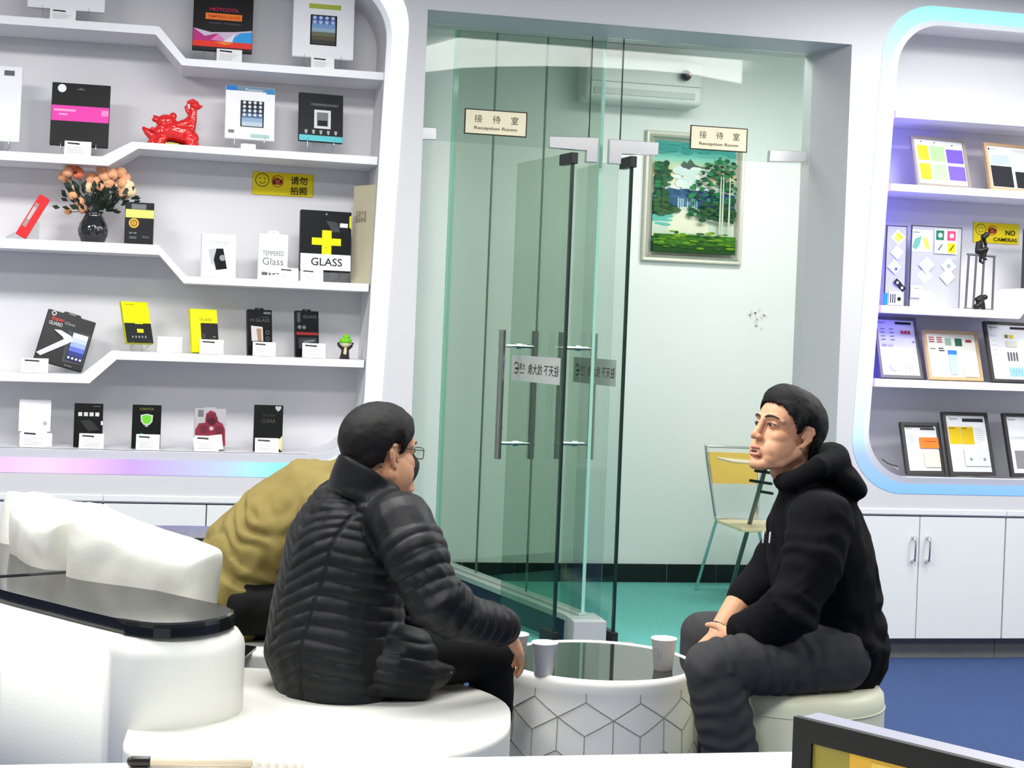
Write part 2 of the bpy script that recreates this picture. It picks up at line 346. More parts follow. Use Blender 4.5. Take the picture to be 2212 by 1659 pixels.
cabinet('white base cabinet under the left niche, behind the cushions', XL, e0-.001, [(e0-2*we, e0-we, .098, CT, 'door', None), (e0-we, e0-.001, .098, CT, 'door', None), (XL, e0-2*we, .098, CT, 'door', None)], 0)
cabinet('white base cabinet under the left niche, behind the man in olive', e0+.001, C_L, [(e0+.001, e1, .098, CT, 'door', None), (e1, C_L, .098, CT, 'door', None)], 0)
# ---------------------------------------------------------------- floors, ceilings, reception room
BY = 2.15
bm = bmesh.new(); box(bm, -6, -9, -.05, 8, .17, 0); struct('floor', bm, M_carpet)
bm = bmesh.new(); box(bm, -1.2, .17, -.05, 5.2, BY+.1, 0); struct('floor_reception', bm, M_green)
bm = bmesh.new(); box(bm, -6, -9, 3.1, 8, -.0, 3.2); struct('ceiling', bm, M_ceil)
bm = bmesh.new(); box(bm, -1.2, GY+.1, 3.08, 5.2, BY+.1, 3.2); struct('ceiling_reception', bm, M_ceil)
bm = bmesh.new(); box(bm, -1.2, ND+.01, 0, OL-.036, GY+.1, 3.08); struct('wall_front_left_backing', bm, M_room)
bm = bmesh.new(); box(bm, 2.906, ND+.01, 0, 5.2, GY+.1, 3.08); struct('wall_front_right_backing', bm, M_room)
bm = bmesh.new(); box(bm, -1.2, BY, 0, 5.2, BY+.1, 3.2); struct('wall_back', bm, M_room)
bm = bmesh.new(); box(bm, -1.2, GY+.1, 0, -1.1, BY, 3.2); struct('wall_left', bm, M_room)
bm = bmesh.new(); box(bm, 4.6, GY+.1, 0, 4.7, BY, 3.2); struct('wall_right', bm, M_room)
bm = bmesh.new(); x = -1.1
while x < 4.6: box(bm, x+.002, BY-.012, 0, min(x+.298, 4.6), BY, .105, .002); x += .3
struct('baseboard_back', bm, M_tile)
# scuffs on the wall
bm = bmesh.new()
for i in range(16):
    p = wp(1640+random.uniform(-22, 18), 690+random.uniform(-20, 20), BY-.002); bm.faces.new([bm.verts.new((p.x+random.uniform(.004, .016)*math.cos(a), BY-.002, p.z+random.uniform(.004, .016)*math.sin(a))) for a in (0, 1.2, 2.4, 3.7, 5)])
o = struct('trim_2', bm, pc(222, 223, 221)); o['label'] = 'grey scuff marks on the reception wall'
# ceiling lamp panels in the shop and the curved cove whose reflection shows in the transom
for i, (x, y) in enumerate(PANELS):
    t = thing('ceiling_light', ['ceiling light panel over the left niche', 'ceiling light panel before the left door', 'ceiling light panel nearest the right niche', 'ceiling light panel far to the right', 'rear left ceiling light panel', 'rear middle ceiling light panel', 'rear right ceiling light panel'][i], 'ceiling light', (x, y, 3.1))
    bm = bmesh.new(); box(bm, -.62, -.32, -.05, .62, .32, 0, .004); obj('frame', bm, M_brush, t)
    bm = bmesh.new(); box(bm, -.6, -.3, -.053, .6, .3, -.05); obj('diffuser', bm, mat('lamp_diffuser', (.9, .9, .9), .5, emit=(1, .99, .97), es=5), t)
def mirror_pt(px, py, z):                                          # where the ceiling feature stands that the transom mirrors at (px, py)
    r = ray(px, py); g = CAM+r*((GY-CAM.y)/r.y); r2 = Vector((r.x, -r.y, r.z)); return g+r2*((z-g.z)/r2.z)
up_ = [(860, 160), (920, 128), (1000, 108), (1080, 99), (1180, 97), (1280, 102), (1400, 110), (1500, 117), (1603, 126)]
dn_ = [(860, 190), (920, 155), (1000, 146), (1080, 143), (1180, 142), (1280, 144), (1400, 151), (1500, 160), (1603, 180)]
bm = bmesh.new(); a = [mirror_pt(*p, 3.02) for p in up_]; b = [mirror_pt(*p, 3.02) for p in dn_]
va = [bm.verts.new(p) for p in a]; vb = [bm.verts.new(p) for p in b]; vc = [bm.verts.new((p.x, p.y, 3.1)) for p in a]; vd = [bm.verts.new((p.x, p.y, 3.1)) for p in b]
for i in range(len(a)-1):
    bm.faces.new((va[i], va[i+1], vb[i+1], vb[i])); bm.faces.new((va[i], vc[i], vc[i+1], va[i+1])); bm.faces.new((vb[i], vb[i+1], vd[i+1], vd[i])); bm.faces.new((vc[i], vd[i], vd[i+1], vc[i+1]))
bm.faces.new((va[0], vb[0], vd[0], vc[0])); bm.faces.new((va[-1], vc[-1], vd[-1], vb[-1]))
tagp(obj('cove_light', bm, mat('cove_diffuser', (.9, .9, .88), .6, emit=(1, 1, .95), es=6)), 'long curved glowing cove light on the shop ceiling', 'ceiling light')
# ---------------------------------------------------------------- glass front
def gp(px, py, Y=GY): return wp(px, py, Y)
TZ = 2.232                                                         # underside of the transom
gx = [OL, gp(1272, 300).x, gp(1340, 300).x, 2.806]
TT = .012
t = thing('transom_glass', 'fixed glass pane above the left door, with sign', 'glass panel', ((gx[0]+gx[1])/2, GY, TZ)); w = gx[1]-gx[0]
bm = bmesh.new(); box(bm, -w/2+.002, 0, .0, w/2-.002, TT, OT-TZ-.002); obj('pane', bm, G_door, t)
bm = bmesh.new(); box(bm, w/2-.0018, -.001, 0, w/2+.0018, TT+.001, OT-TZ-.002); obj('joint', bm, M_edge, t)
t = thing('transom_glass', 'fixed glass pane above the right door, with sign', 'glass panel', ((gx[2]+gx[3])/2, GY, TZ)); w = gx[3]-gx[2]
bm = bmesh.new(); box(bm, -w/2+.002, 0, .0, w/2-.002, TT, OT-TZ-.002); obj('pane', bm, G_door, t)
bm = bmesh.new(); box(bm, -w/2-.0018, -.001, 0, -w/2+.0018, TT+.001, OT-TZ-.002); obj('joint', bm, M_edge, t)
PZ = .133
t = thing('glass_sidelight', 'narrow full-height fixed glass panel between the two doors', 'glass panel', ((gx[1]+gx[2])/2, GY, PZ)); w = gx[2]-gx[1]
bm = bmesh.new(); box(bm, -w/2+.003, 0, .001, w/2-.003, TT, OT-PZ-.002); obj('pane', bm, G_door, t)
# patch fittings (L pieces, corner clips)
def fit(label, pts, d=.03):
    bm = bmesh.new(); L = [xz(px, py, GY-.01) for px, py in pts]; prism(bm, L, GY-.012, GY+TT+.012)
    bmesh.ops.bevel(bm, geom=list(bm.edges), offset=.002, segments=1, affect='EDGES')
    tagp(obj('patch_fitting', bm, M_brush), label, 'glass fitting', 'steel patch fittings of the glass front')
fit('L-shaped steel fitting at the top of the left door hinge', [(1187, 294), (1293, 297), (1291, 351), (1266, 350), (1269, 324), (1187, 319)])
fit('L-shaped steel fitting at the top of the right door hinge', [(1317, 300), (1423, 308), (1422, 336), (1342, 331), (1341, 355), (1315, 353)])
fit('steel clip where the left transom meets the wall', [(908, 274), (943, 276), (943, 302), (907, 301)])
fit('steel clip where the right transom meets the right jamb', [(1664, 324), (1743, 327), (1741, 350), (1662, 349)])
# door leaves
def leaf(label, hx, hy, ang, wid, hdist, sticker, pane_m, sgn=-1):
    t = thing('glass_door', label, 'door', (hx, hy, 0), (0, 0, ang)); H = TZ-.012   # local: leaf extends along +x from the hinge, the shop side is +y when closed
    bm = bmesh.new(); box(bm, .03, -.005, .02, wid, .005, H); obj('pane', bm, pane_m, t)
    bm = bmesh.new(); box(bm, .014, -.006, .02, .0305, .006, H); obj('hinge_edge', bm, M_edge, t)
    bm = bmesh.new(); box(bm, .0, -.016, H-.05, .13, .016, H+.0, .002); obj('top_hinge', bm, M_steel_d, t)
    bm = bmesh.new(); box(bm, .0, -.016, .012, .14, .016, .07, .002); obj('bottom_hinge', bm, M_steel_d, t)
    h = thing('handle', None, None); h.parent = t; h.location = (hdist, 0, 0); z0, z1 = .80, 1.415
    for s in (1, -1):
        bm = bmesh.new(); y = s*.086
        tube(bm, [(0, y, z0), (0, y, z1)], .0165, 16, dome=False)
        for zz in (z0+.07, z0+.15, z1-.07, z1-.15):
            tube(bm, [(0, y, zz-.004), (0, y, zz+.004)], .0183, 16, dome=False)
        obj('grip_bar', bm, mat('handle_steel', (.42, .43, .43), .22, 1), h, smooth=False)
    bm = bmesh.new()
    for zz in (z0+.075, z1-.075):
        tube(bm, [(0, -.086, zz), (0, .086, zz)], .009, 12, dome=False); tube(bm, [(0, -.014, zz), (0, .014, zz)], .014, 12, dome=False)
    obj('standoff', bm, M_chrome, h)
    P = Print(.54, .122); P.mir = -1                               # lettering reads from the other side of the leaf
    P.rect(0, 0, 1, 1, mat('frosted_film', rgb(206, 208, 206), .6)); ink = (38, 44, 42)
    P.ringd(.10, .5, .055, .042, ink, -150, 140).rect(.075, .48, .155, .56, ink).text('大象', .23, .42, .30, ink).rect(.18, .66, .28, .69, ink)
    P.text('找大象', .50, .5, .44, ink).text('驻天下', .83, .5, .44, ink); P.done('logo_band', t, (wid*.52, .0053, 1.175), (0, 0, PI))
    return t
hl = gp(1243, 335); hr = gp(1370, 345)
leaf('left glass door, swung inward, with mirrored lettering band', hl.x, GY+.006, R(102), .62, .535, -1, G_leaf)
leaf('right glass door, swung inward and seen nearly edge-on', hr.x, GY+.006, R(97), .70, .60, -1, glass('door_leaf_glass_clear', (.92, .97, .95), .04))
# signs on the transoms
def rsign(label, l, r, t_, b_):
    c = gp((l+r)/2, b_, GY-.006); s = sc((l+r)/2, GY); w, h = (r-l)/s, (b_-t_)/s*.885
    t = thing('room_sign', label, 'sign', c, group='reception room signs on the glass')
    bm = bmesh.new(); box(bm, -w/2, 0, 0, w/2, .005, h, .001); obj('plate', bm, pc(52, 48, 36), t)
    P = Print(w, h, .0004); cream = (244, 236, 204); ink = (50, 46, 38)
    P.rect(.02, .045, .98, .955, cream)
    for u, ch in zip((.22, .51, .80), '接待室'): P.text(ch, u, .37, .33, ink, .0)
    P.text('Reception Room', .5, .75, .17, (110, 102, 82), .03, width=.68); P.done('lettering', t)
rsign('cream Reception Room sign on the glass above the left door', 1001, 1139, 231, 293)
rsign('cream Reception Room sign on the glass above the right door', 1487, 1617, 267, 326)
# partition between the two reception rooms
A_, B_ = Vector((1.835, .36, 0)), Vector((1.43, 2.02, 0)); dr = (B_-A_); LEN = dr.length; angp = math.atan2(dr.y, dr.x)
t = thing('glass_partition', 'green glass partition on a dark blue base dividing the reception rooms', 'partition', A_, (0, 0, angp))
bm = bmesh.new(); box(bm, 0, -.06, 0, LEN, .06, PZ-.028); obj('base', bm, mat('navy_base', rgb(22, 32, 66), .5, var=.1), t)
bm = bmesh.new(); box(bm, -.01, -.066, PZ-.028, LEN, .066, PZ, .003); box(bm, 0, -.02, PZ, LEN, .02, PZ+.012, .003); obj('sill', bm, mat('sill_aluminium', rgb(190, 198, 196), .35, .3), t)
jn = [0] + [(wz(px, py, PZ)-A_).dot(dr.normalized()) for px, py in ((1127, 1284), (1016, 1243))] + [LEN]
for i in range(3):
    bm = bmesh.new(); box(bm, jn[i]+.002, -.005, PZ+.0125, jn[i+1]-.002, .005, 3.07); obj('pane', bm, G_part, t)
    if i: bm = bmesh.new(); box(bm, jn[i]-.002, -.0051, PZ+.0125, jn[i]+.002, .0051, 3.07); obj('joint', bm, mat('silicone_joint', rgb(96, 120, 110), .4), t)
bm = bmesh.new(); box(bm, -.002, -.008, PZ+.0125, .0015, .008, 3.07); box(bm, LEN-.012, -.014, PZ, LEN, .014, 3.07); obj('end_channel', bm, M_edgel, t)
# plinth under the sidelight
a, b = gp(1240, 1340, GY-.05), gp(1311, 1340, GY-.05)
bm = bmesh.new(); box(bm, a.x, GY-.05, 0, b.x, GY+.16, PZ-.001, .004); tagp(obj('plinth', bm, mat('grey_plinth', rgb(176, 179, 181), .5, var=.05)), 'light grey block under the narrow glass panel', 'plinth')
a = gp(1352, 1392, GY); bm = bmesh.new(); box(bm, a.x-.045, GY-.035, 0, a.x+.06, GY+.1, .011, .003); tagp(obj('floor_closer', bm, M_brush), 'steel floor plate under the right door hinge', 'door closer')
# air conditioner, small camera, painting
a = wp(1392, 222, BY-.2); s = sc(1392, BY-.2); w = 265/s; h = 98/s
t = thing('air_conditioner', 'white wall air conditioner above the painting, behind glass', 'air conditioner', (a.x, BY-.001, a.z))
bm = bmesh.new(); box(bm, -w/2, -.2, 0, w/2, 0, h, .03, seg=4); obj('housing', bm, mat('white_plastic', rgb(216, 220, 216), .4), t, smooth=False)
bm = bmesh.new(); box(bm, -w/2+.05, -.206, .035, w/2-.05, -.19, .07, .002); obj('outlet_flap', bm, mat('grey_plastic', rgb(186, 192, 188), .4), t)
bm = bmesh.new(); box(bm, -w/2+.02, -.203, .105, w/2-.02, -.19, .108); obj('panel_seam', bm, pc(140, 148, 144), t)
P = Print(.12, .03); P.text('~', .5, .5, .8, (150, 158, 154), .02); P.done('badge', t, (0, -.2005, .17))
c = wp(1482, 163, BY-.24); t = thing('dome_sensor', 'small black round sensor with a painted red reflection by the air conditioner', 'sensor', c)
bm = bmesh.new(); ell(bm, (0, 0, 0), (.031, .031, .031)); obj('dome', bm, mat('gloss_black', rgb(28, 24, 24), .12), t, smooth=True)
bm = bmesh.new(); tube(bm, [(0, .02, 0), (0, .045, 0)], .02, 14, dome=False); obj('mount', bm, M_steel_d, t)
bm = bmesh.new(); ell(bm, (.014, -.027, .002), (.006, .005, .007)); obj('red_reflection', bm, mat('painted_red_reflection', rgb(220, 120, 130), .3, emit=(1, .3, .35), es=1), t, smooth=True)  # reflected red dot on the dome, made as a small glowing bead
# painting
pl, pr_, pt_, pb = 1386, 1608, 281, 566
c = wp((pl+pr_)/2, pb, BY-.05); s = sc(1497, BY-.03); w, h = (pr_-pl)/s+.012, (pb-pt_)/s-.012
t = thing('framed_painting', 'landscape oil painting with waterfall in a silver frame, on the reception wall', 'painting', (c.x, BY-.001, c.z-.004))
bm = bmesh.new(); fw = .058; prof = [(0, 0), (0, -.02), (.006, -.032), (.02, -.03), (.034, -.04), (.046, -.022), (.058, -.012)]
for k in range(len(prof)-1):
    (a0, y0), (a1, y1) = prof[k], prof[k+1]
    r0 = [(-w/2+a0, a0), (w/2-a0, a0), (w/2-a0, h-a0), (-w/2+a0, h-a0)]; r1 = [(-w/2+a1, a1), (w/2-a1, a1), (w/2-a1, h-a1), (-w/2+a1, h-a1)]
    ring(bm, r0, y0, r1, y1)
obj('frame', bm, mat('silver_frame', rgb(206, 204, 190), .35, .35, var=.1, vscale=50, bump=.2, bscale=90), t)
P = Print(w-2*fw+.006, h-2*fw+.006, .00012)
random.seed(11); rr = random.uniform
sky = [(42, 148, 142), (66, 170, 160), (120, 196, 178), (190, 208, 168), (232, 214, 150), (226, 222, 190), (205, 222, 210), (190, 214, 206)]
for i in range(20):
    q = i/19*(len(sky)-1); j = min(int(q), len(sky)-2); f = q-j; P.rect(0, i/40, 1, (i+1.05)/40, tuple(int(sky[j][k]*(1-f)+sky[j+1][k]*f) for k in range(3)))
P.rect(0, .5, 1, 1, (60, 110, 90))
for i in range(26): P.disc(rr(0, 1), rr(.0, .10), rr(.05, .12), random.choice([(46, 150, 146), (56, 160, 152), (60, 160, 150)]), 10, ry=rr(.012, .03))
P.poly([(.3, .24), (.36, .17), (.4, .19), (.44, .15), (.5, .2), (.6, .22), (.68, .25), (.5, .24)], (70, 92, 82))
for i in range(30): P.disc(rr(.25, .65), rr(.24, .42), rr(.05, .1), random.choice([(214, 228, 220), (198, 218, 212), (228, 232, 216)]), 10, ry=rr(.015, .04))
P.poly([(0, .47), (.2, .42), (.4, .44), (.6, .43), (1, .46), (1, .58), (0, .58)], (44, 86, 120))
for i in range(14): P.disc(rr(.2, .65), rr(.43, .5), rr(.03, .07), random.choice([(36, 74, 110), (60, 104, 140)]), 10, ry=.012)
for i in range(9): u = .3+.028*i; P.rect(u, .5+.01*rr(0, 1), u+.02, .6, random.choice([(120, 160, 186), (80, 124, 156), (150, 184, 200)]))
P.poly([(0, .68), (.2, .63), (.36, .585), (.5, .585), (.7, .66), (1, .72), (1, .86), (0, .86)], (196, 214, 196))
P.poly([(.2, .72), (.36, .62), (.5, .62), (.68, .72), (.7, .82), (.2, .82)], (222, 226, 200))
for i in range(18): P.disc(rr(0, .18), rr(.66, .76), rr(.04, .1), (96, 186, 170), 10, ry=.012)
gr = [(16, 82, 50), (22, 104, 62), (10, 60, 40), (34, 122, 72)]
for i in range(60): P.disc(rr(-.0, .24)*(rr(.4, 1)), rr(.2, .6), rr(.03, .07), random.choice(gr), 9, ry=rr(.012, .03))
for i in range(40): P.disc(rr(.04, .3)*(rr(.3, 1)), rr(.52, .66), rr(.03, .06), random.choice([(26, 70, 36), (40, 92, 44), (60, 96, 52)]), 9, ry=rr(.01, .02))
for i in range(150):
    v = rr(.14, .66); hw = .1+.28*min(1, (v-.1)/.35); P.disc(.8+rr(-hw, .2), v, rr(.018, .045), random.choice(gr), 9, ry=rr(.008, .02))
for i in range(40): P.disc(rr(.56, .98), rr(.54, .7), rr(.03, .06), random.choice([(20, 62, 40), (44, 86, 44), (30, 74, 40)]), 9, ry=rr(.01, .02))
for u in (.79, .82, .9): P.poly([(u, .3), (u+.012, .3), (u+.022, .82), (u-.004, .82)], (186, 196, 176))
P.rect(.1, .3, .115, .6, (70, 80, 50))
P.rect(0, .84, 1, 1, (52, 108, 22)); P.rect(0, .93, 1, 1, (26, 70, 20))
for i in range(60): P.disc(rr(.02, .98), rr(.81, .96), rr(.03, .06), random.choice([(96, 146, 20), (64, 120, 20), (34, 84, 20), (120, 160, 30)]), 9, ry=rr(.008, .014))
for sp_ in (None,):
    me_pr = P
cl = P.bm.verts
for v in cl: v.co.x = max(-P.w/2, min(P.w/2, v.co.x)); v.co.z = max(0, min(P.h, v.co.z))
P.done('canvas', t, (0, -.0125, fw-.003))
# training chair with a folding writing tablet
bY = 1.62
t = thing('training_chair', 'metal framed chair with a yellow back rest and writing tablet, in the reception room', 'chair')
def cpt(px, py, y): return wp(px, py, y)
bm = bmesh.new(); rt = .0095
fl0 = cpt(1503, 1276, bY+.25); fl0.z = rt; 
tube(bm, [fl0, cpt(1548, 1122, bY+.16), cpt(1545, 1112, bY+.16), cpt(1527, 990, bY+.22), cpt(1525, 962, bY+.22)], rt, 10)
obj('leg', bm, M_chrome, t, smooth=True)
bm = bmesh.new(); k = cpt(1668, 1262, bY+.25); k.z = rt; tube(bm, [k, cpt(1634, 1122, bY+.16), cpt(1636, 1100, bY+.16), cpt(1642, 968, bY+.22)], rt, 10); obj('leg', bm, M_chrome, t, smooth=True)
bm = bmesh.new(); tube(bm, [cpt(1545, 1118, bY+.16), cpt(1645, 1126, bY+.16)], rt, 10); obj('cross_bar', bm, M_chrome, t, smooth=True)
bm = bmesh.new(); tube(bm, [cpt(1525, 964, bY+.22), cpt(1642, 968, bY+.22)], rt*.8, 10); obj('cross_bar', bm, M_chrome, t, smooth=True)
bm = bmesh.new(); q = [cpt(1531, 976, bY+.2), cpt(1640, 980, bY+.2), cpt(1634, 1046, bY+.19), cpt(1540, 1044, bY+.19)]
f = bm.faces.new([bm.verts.new(p) for p in q]); e = bmesh.ops.extrude_face_region(bm, geom=[f]); bmesh.ops.translate(bm, vec=(0, .012, 0), verts=[v for v in e['geom'] if isinstance(v, bmesh.types.BMVert)])
obj('back_rest', bm, mat('yellow_ply', rgb(240, 200, 96), .3, var=.05), t)
bm = bmesh.new(); q = [cpt(1548, 1124, bY+.15), cpt(1640, 1130, bY+.15)]; a, b = q
box(bm, a.x, bY-.26, a.z-.012, b.x+.05, bY+.15, a.z+.006, .004); obj('seat', bm, mat('pale_ply', rgb(232, 214, 170), .35), t)
for (px, py, tx, ty) in ((1577, 1278, 1655, 1006), (1700, 1300, 1712, 1130)):
    y = bY-.22; k = wz(px, py, rt); bm = bmesh.new(); tube(bm, [k, cpt(tx, ty, y)], .0125, 12); obj('leg', bm, mat('grey_metal', rgb(120, 122, 122), .3, .8), t, smooth=True)
y = bY-.22; bm = bmesh.new()
for (x0, y0, x1, y1) in ((1632, 1017, 1668, 1022), (1621, 1038, 1666, 1045), (1645, 1062, 1668, 1066)):
    tube(bm, [cpt(x0, y0, y-.012), cpt(x1, y1, y-.012)], .008, 10)
obj('tablet_bracket', bm, M_steel_d, t, smooth=True)
bm = bmesh.new(); a, b = cpt(1562, 993, y), cpt(1668, 1003, y)
box(bm, 0, -.11, -.006, (b-a).length, .11, .006, .004, M=Matrix.Translation(a) @ Matrix.Rotation(math.atan2(b.z-a.z, b.x-a.x)*-1, 4, 'Y')); obj('writing_tablet', bm, mat('light_ply', rgb(226, 208, 168), .3), t)
# ================================================================ things on the shelves
M_acr = glass('clear_acrylic', (.94, .95, .95), .06)
M_card = mat('white_card', rgb(246, 246, 246), .5)
BLK = (12, 12, 14); WHT = (244, 245, 246); LIME = (236, 238, 10); GREY = (120, 122, 124)
def prod(name, label, cat, l, t_, r, b_, T, Y=.12, th=.02, yaw=0, lean=8, col=WHT, pr=(), tab=None, stand=False, group=None, rnd=.0015, side=None):
    """box with printed front; l, t, r, b: its front face in picture pixels (top and foot at mid width)"""
    c = wp((l+r)/2, b_, Y); s = sc((l+r)/2, Y); w = (r-l)/s/math.cos(R(yaw)); h = (b_-t_)/s/math.cos(R(lean)); z = c.z
    fz = sz(T, c.x); drop = th*math.sin(R(lean))
    if not stand: z = fz+.0005
    t = thing(name, label, cat, (c.x, Y, z+drop), (-R(lean), 0, R(yaw)), group)
    bm = bmesh.new(); box(bm, -w/2, 0, 0, w/2, th, h, rnd, seg=1)
    body = obj('carton', bm, pc(*(side or col), .35), t)
    if tab:
        bm = bmesh.new(); q = [(-w*.2, h-.0005), (w*.2, h-.0005), (w*.16, h+tab), (-w*.16, h+tab)]; q2 = [(-w*.07, h+tab*.35), (w*.07, h+tab*.35), (w*.07, h+tab*.62), (-w*.07, h+tab*.62)]
        for y, in ((th*.4,),):
            ring(bm, q, y, q2, y); ring(bm, q, y+.0012, q2, y+.0012); ring(bm, q, y, q, y+.0012); ring(bm, q2, y, q2, y+.0012)
        obj('hanging_tab', bm, pc(*(side or col), .35), t)
    if pr:
        P = Print(w*.985, h*.985); P.rect(0, 0, 1, 1, col if isinstance(col, tuple) else WHT)
        for e in pr:
            k = e[0]; a = e[1:]
            getattr(P, {'r': 'rect', 'd': 'disc', 't': 'text', 'p': 'poly', 'o': 'ringd'}[k])(*a[:-1], **a[-1]) if isinstance(a[-1], dict) else getattr(P, {'r': 'rect', 'd': 'disc', 't': 'text', 'p': 'poly', 'o': 'ringd'}[k])(*a)
        P.done('printed_front', t, (0, -.0003, h*.0075))
    if stand:
        gap = max(.012, z-fz)
        st = thing('display_stand', 'clear plastic easel holding the ' + stand, 'display stand', (c.x, Y, fz), (0, 0, R(yaw)), 'clear display easels')
        bm = bmesh.new(); box(bm, -.045, -.005, 0, .045, .1, .003); obj('base', bm, M_acr, st)
        bm = bmesh.new(); zt = gap; M = Matrix.Translation((0, th*math.cos(R(lean))+.012, 0)) @ Matrix.Rotation(-R(lean), 4, 'X')
        box(bm, -.03, 0, .003, .03, .003, zt+h*.6, M=M); obj('back_support', bm, M_acr, st)
        for sx in (-1, 1):
            bm = bmesh.new(); x = sx*w*.3
            tube(bm, [(x*.55, .03, .002), (x, .01, zt*.5), (x, th*.6, zt-.006)], .003, 8, dome=False)
            tube(bm, [(x, th+.004, zt-.006), (x, -.008, zt-.006), (x, -.009, zt+.012)], .0035, 8); obj('prong', bm, M_acr, st)
    return t
TAGN = [0]
def ptag(label, l, t_, r, b_, T, Y=.07, lean=18, yaw=0):
    c = wp((l+r)/2, b_, Y); s = sc((l+r)/2, Y); w = (r-l)/s; h = (b_-t_)/s/math.cos(R(lean)); z = sz(T, c.x)+.0005
    t = thing('price_tag', label, 'price tag', (c.x, Y, z+.001), (0, 0, R(yaw)), 'white price tags')
    bm = bmesh.new(); box(bm, -w/2, 0, 0, w/2, .0012, h, .0004, seg=1, M=Matrix.Rotation(-R(lean), 4, 'X')); box(bm, -w/2, 0, 0, w/2, .035, .0012); 
    obj('card', bm, M_card, t)
    P = Print(w*.96, h*.96); rnd = random.Random(int(l*7)); k = rnd.uniform(.42, .56)
    P.poly([(.10, .09), (.12+k, .12), (.12+k, .24), (.34, .21), (.10, .2)], (40, 40, 42))
    for i in range(4): P.rect(.1, .40+.13*i, rnd.uniform(.6, .9), .44+.13*i, (206, 206, 208))
    P.done('printed_face', t, (0, -.0006, h*.02), (-R(lean), 0, 0))
SCR = [('r', .0, .0, 1, 1, BLK)]
def screen(u0, v0, u1, v1, cols, dots=None, bez=BLK):
    out = [('r', u0, v0, u1, v1, bez)]; n = len(cols); m = (u1-u0)*.06
    for i, c in enumerate(cols): out.append(('r', u0+m, v0+m*.5+(v1-v0-m)*i/n, u1-m, v0+m*.5+(v1-v0-m)*(i+1.02)/n, c))
    if dots:
        nx, ny, y0, y1, dc = dots
        for i in range(nx):
            for j in range(ny): out.append(('d', u0+(u1-u0)*(.16+.68*i/(nx-1)), v0+(v1-v0)*(y0+(y1-y0)*j/max(1, ny-1)), (u1-u0)*.07, dc, 10))
    return out
# ---- topmost row
prod('packaging_box', 'white box at the top left, cut by the upper edge of the picture', 'box', 62, -170, 223, 22, S0, stand='white box at the top left', lean=6, pr=[('r', .1, .86, .25, .87, GREY)])
ptag('price tag below the white box at the top left', 108, 15, 162, 42, S0)
prod('packaging_box', 'black box with red and orange lettering and mountain picture, topmost shelf', 'box', 416, -75, 543, 112, S0, stand='black mountain-picture box', lean=6, col=BLK, pr=[
    ('t', 'HOTCOOL', .52, .51, .055, (214, 30, 84), .02, 1, .5), ('r', .2, .56, .82, .635, (250, 132, 40)), ('t', 'TEMPERED GLASS', .51, .598, .05, (190, 40, 20), .02, 1, .56), ('r', .26, .67, .48, .685, (70, 70, 74)), ('r', .52, .67, .8, .685, (70, 70, 74)),
    ('p', [(0, .75), (.3, .79), (.7, .77), (1, .74), (1, .9), (0, .9)], (214, 196, 220)), ('p', [(0, .75), (.2, .84), (.4, .8), (.55, .9), (0, .9)], (190, 50, 130)), ('p', [(.3, .88), (.43, .80), (.58, .9)], (232, 130, 190)), ('p', [(.58, .89), (.8, .78), (1, .76), (1, .91)], (50, 160, 232)), ('p', [(.5, .9), (.72, .79), (.66, .9)], (236, 236, 244)),
    ('r', 0, .895, 1, .965, (236, 56, 44)), ('p', [(.35, .9), (.7, .905), (.55, .935)], (250, 150, 50))])
ptag('price tag below the black mountain-picture box', 468, 101, 522, 131, S0)
prod('packaging_box', 'white box with a tablet picture and green strip, topmost shelf', 'box', 631, -55, 763, 127, S0, stand='white tablet box on the topmost shelf', lean=6, rnd=.004, pr=[('r', .25, .345, .78, .405, (176, 188, 72))] +
    screen(.28, .48, .72, .85, [(64, 84, 150), (88, 120, 190), (120, 160, 210), (150, 180, 200), (110, 112, 90), (90, 84, 60), (60, 60, 60)], (4, 2, .1, .25, (190, 205, 230))))
ptag('price tag below the white tablet box on the topmost shelf', 672, 118, 722, 145, S0)
# ---- second row
prod('packaging_box', 'tall white box cut by the left edge, second shelf', 'box', -60, 140, 39, 305, S1, stand='tall white box at the left edge', lean=6, pr=[('r', .62, .05, .84, .12, (96, 98, 104))])
prod('packaging_box', 'black box with a bright pink band', 'box', 109, 180, 231, 317, S1, stand='black box with the pink band', lean=7, col=BLK, pr=[
    ('r', 0, .36, 1, .61, (240, 70, 176)), ('r', .04, .42, .42, .455, (250, 170, 220)), ('r', .13, .49, .28, .52, (250, 170, 220)), ('r', .87, .41, .99, .5, (250, 150, 214)), ('d', .165, .085, .075, WHT), ('p', [(.42, .1), (.5, .06), (.58, .1)], (96, 98, 100))])
ptag('price tag below the black box with the pink band', 139, 305, 195, 337, S1)
prod('packaging_box', 'white tablet box with a blue strip, right of the red ornament', 'box', 486, 186, 592, 303, S1, stand='white blue-topped tablet box', lean=8, rnd=.003, yaw=+4, pr=[
    ('r', 0, 0, 1, .09, (110, 140, 160)), ('r', 0, 0, .22, .09, (26, 120, 196)), ('r', .82, .04, 1, .12, (60, 140, 200)), ('t', 'Protector', .58, .06, .07, (230, 238, 240), .01, 1, .36), ('r', .06, .84, .18, .9, GREY), ('r', .52, .9, .9, .97, (168, 204, 200))] +
    screen(.3, .27, .78, .77, [(24, 28, 40), (30, 36, 52), (44, 60, 90), (90, 120, 160), (150, 178, 206), (190, 206, 220)], (4, 4, .08, .55, (214, 222, 230))))
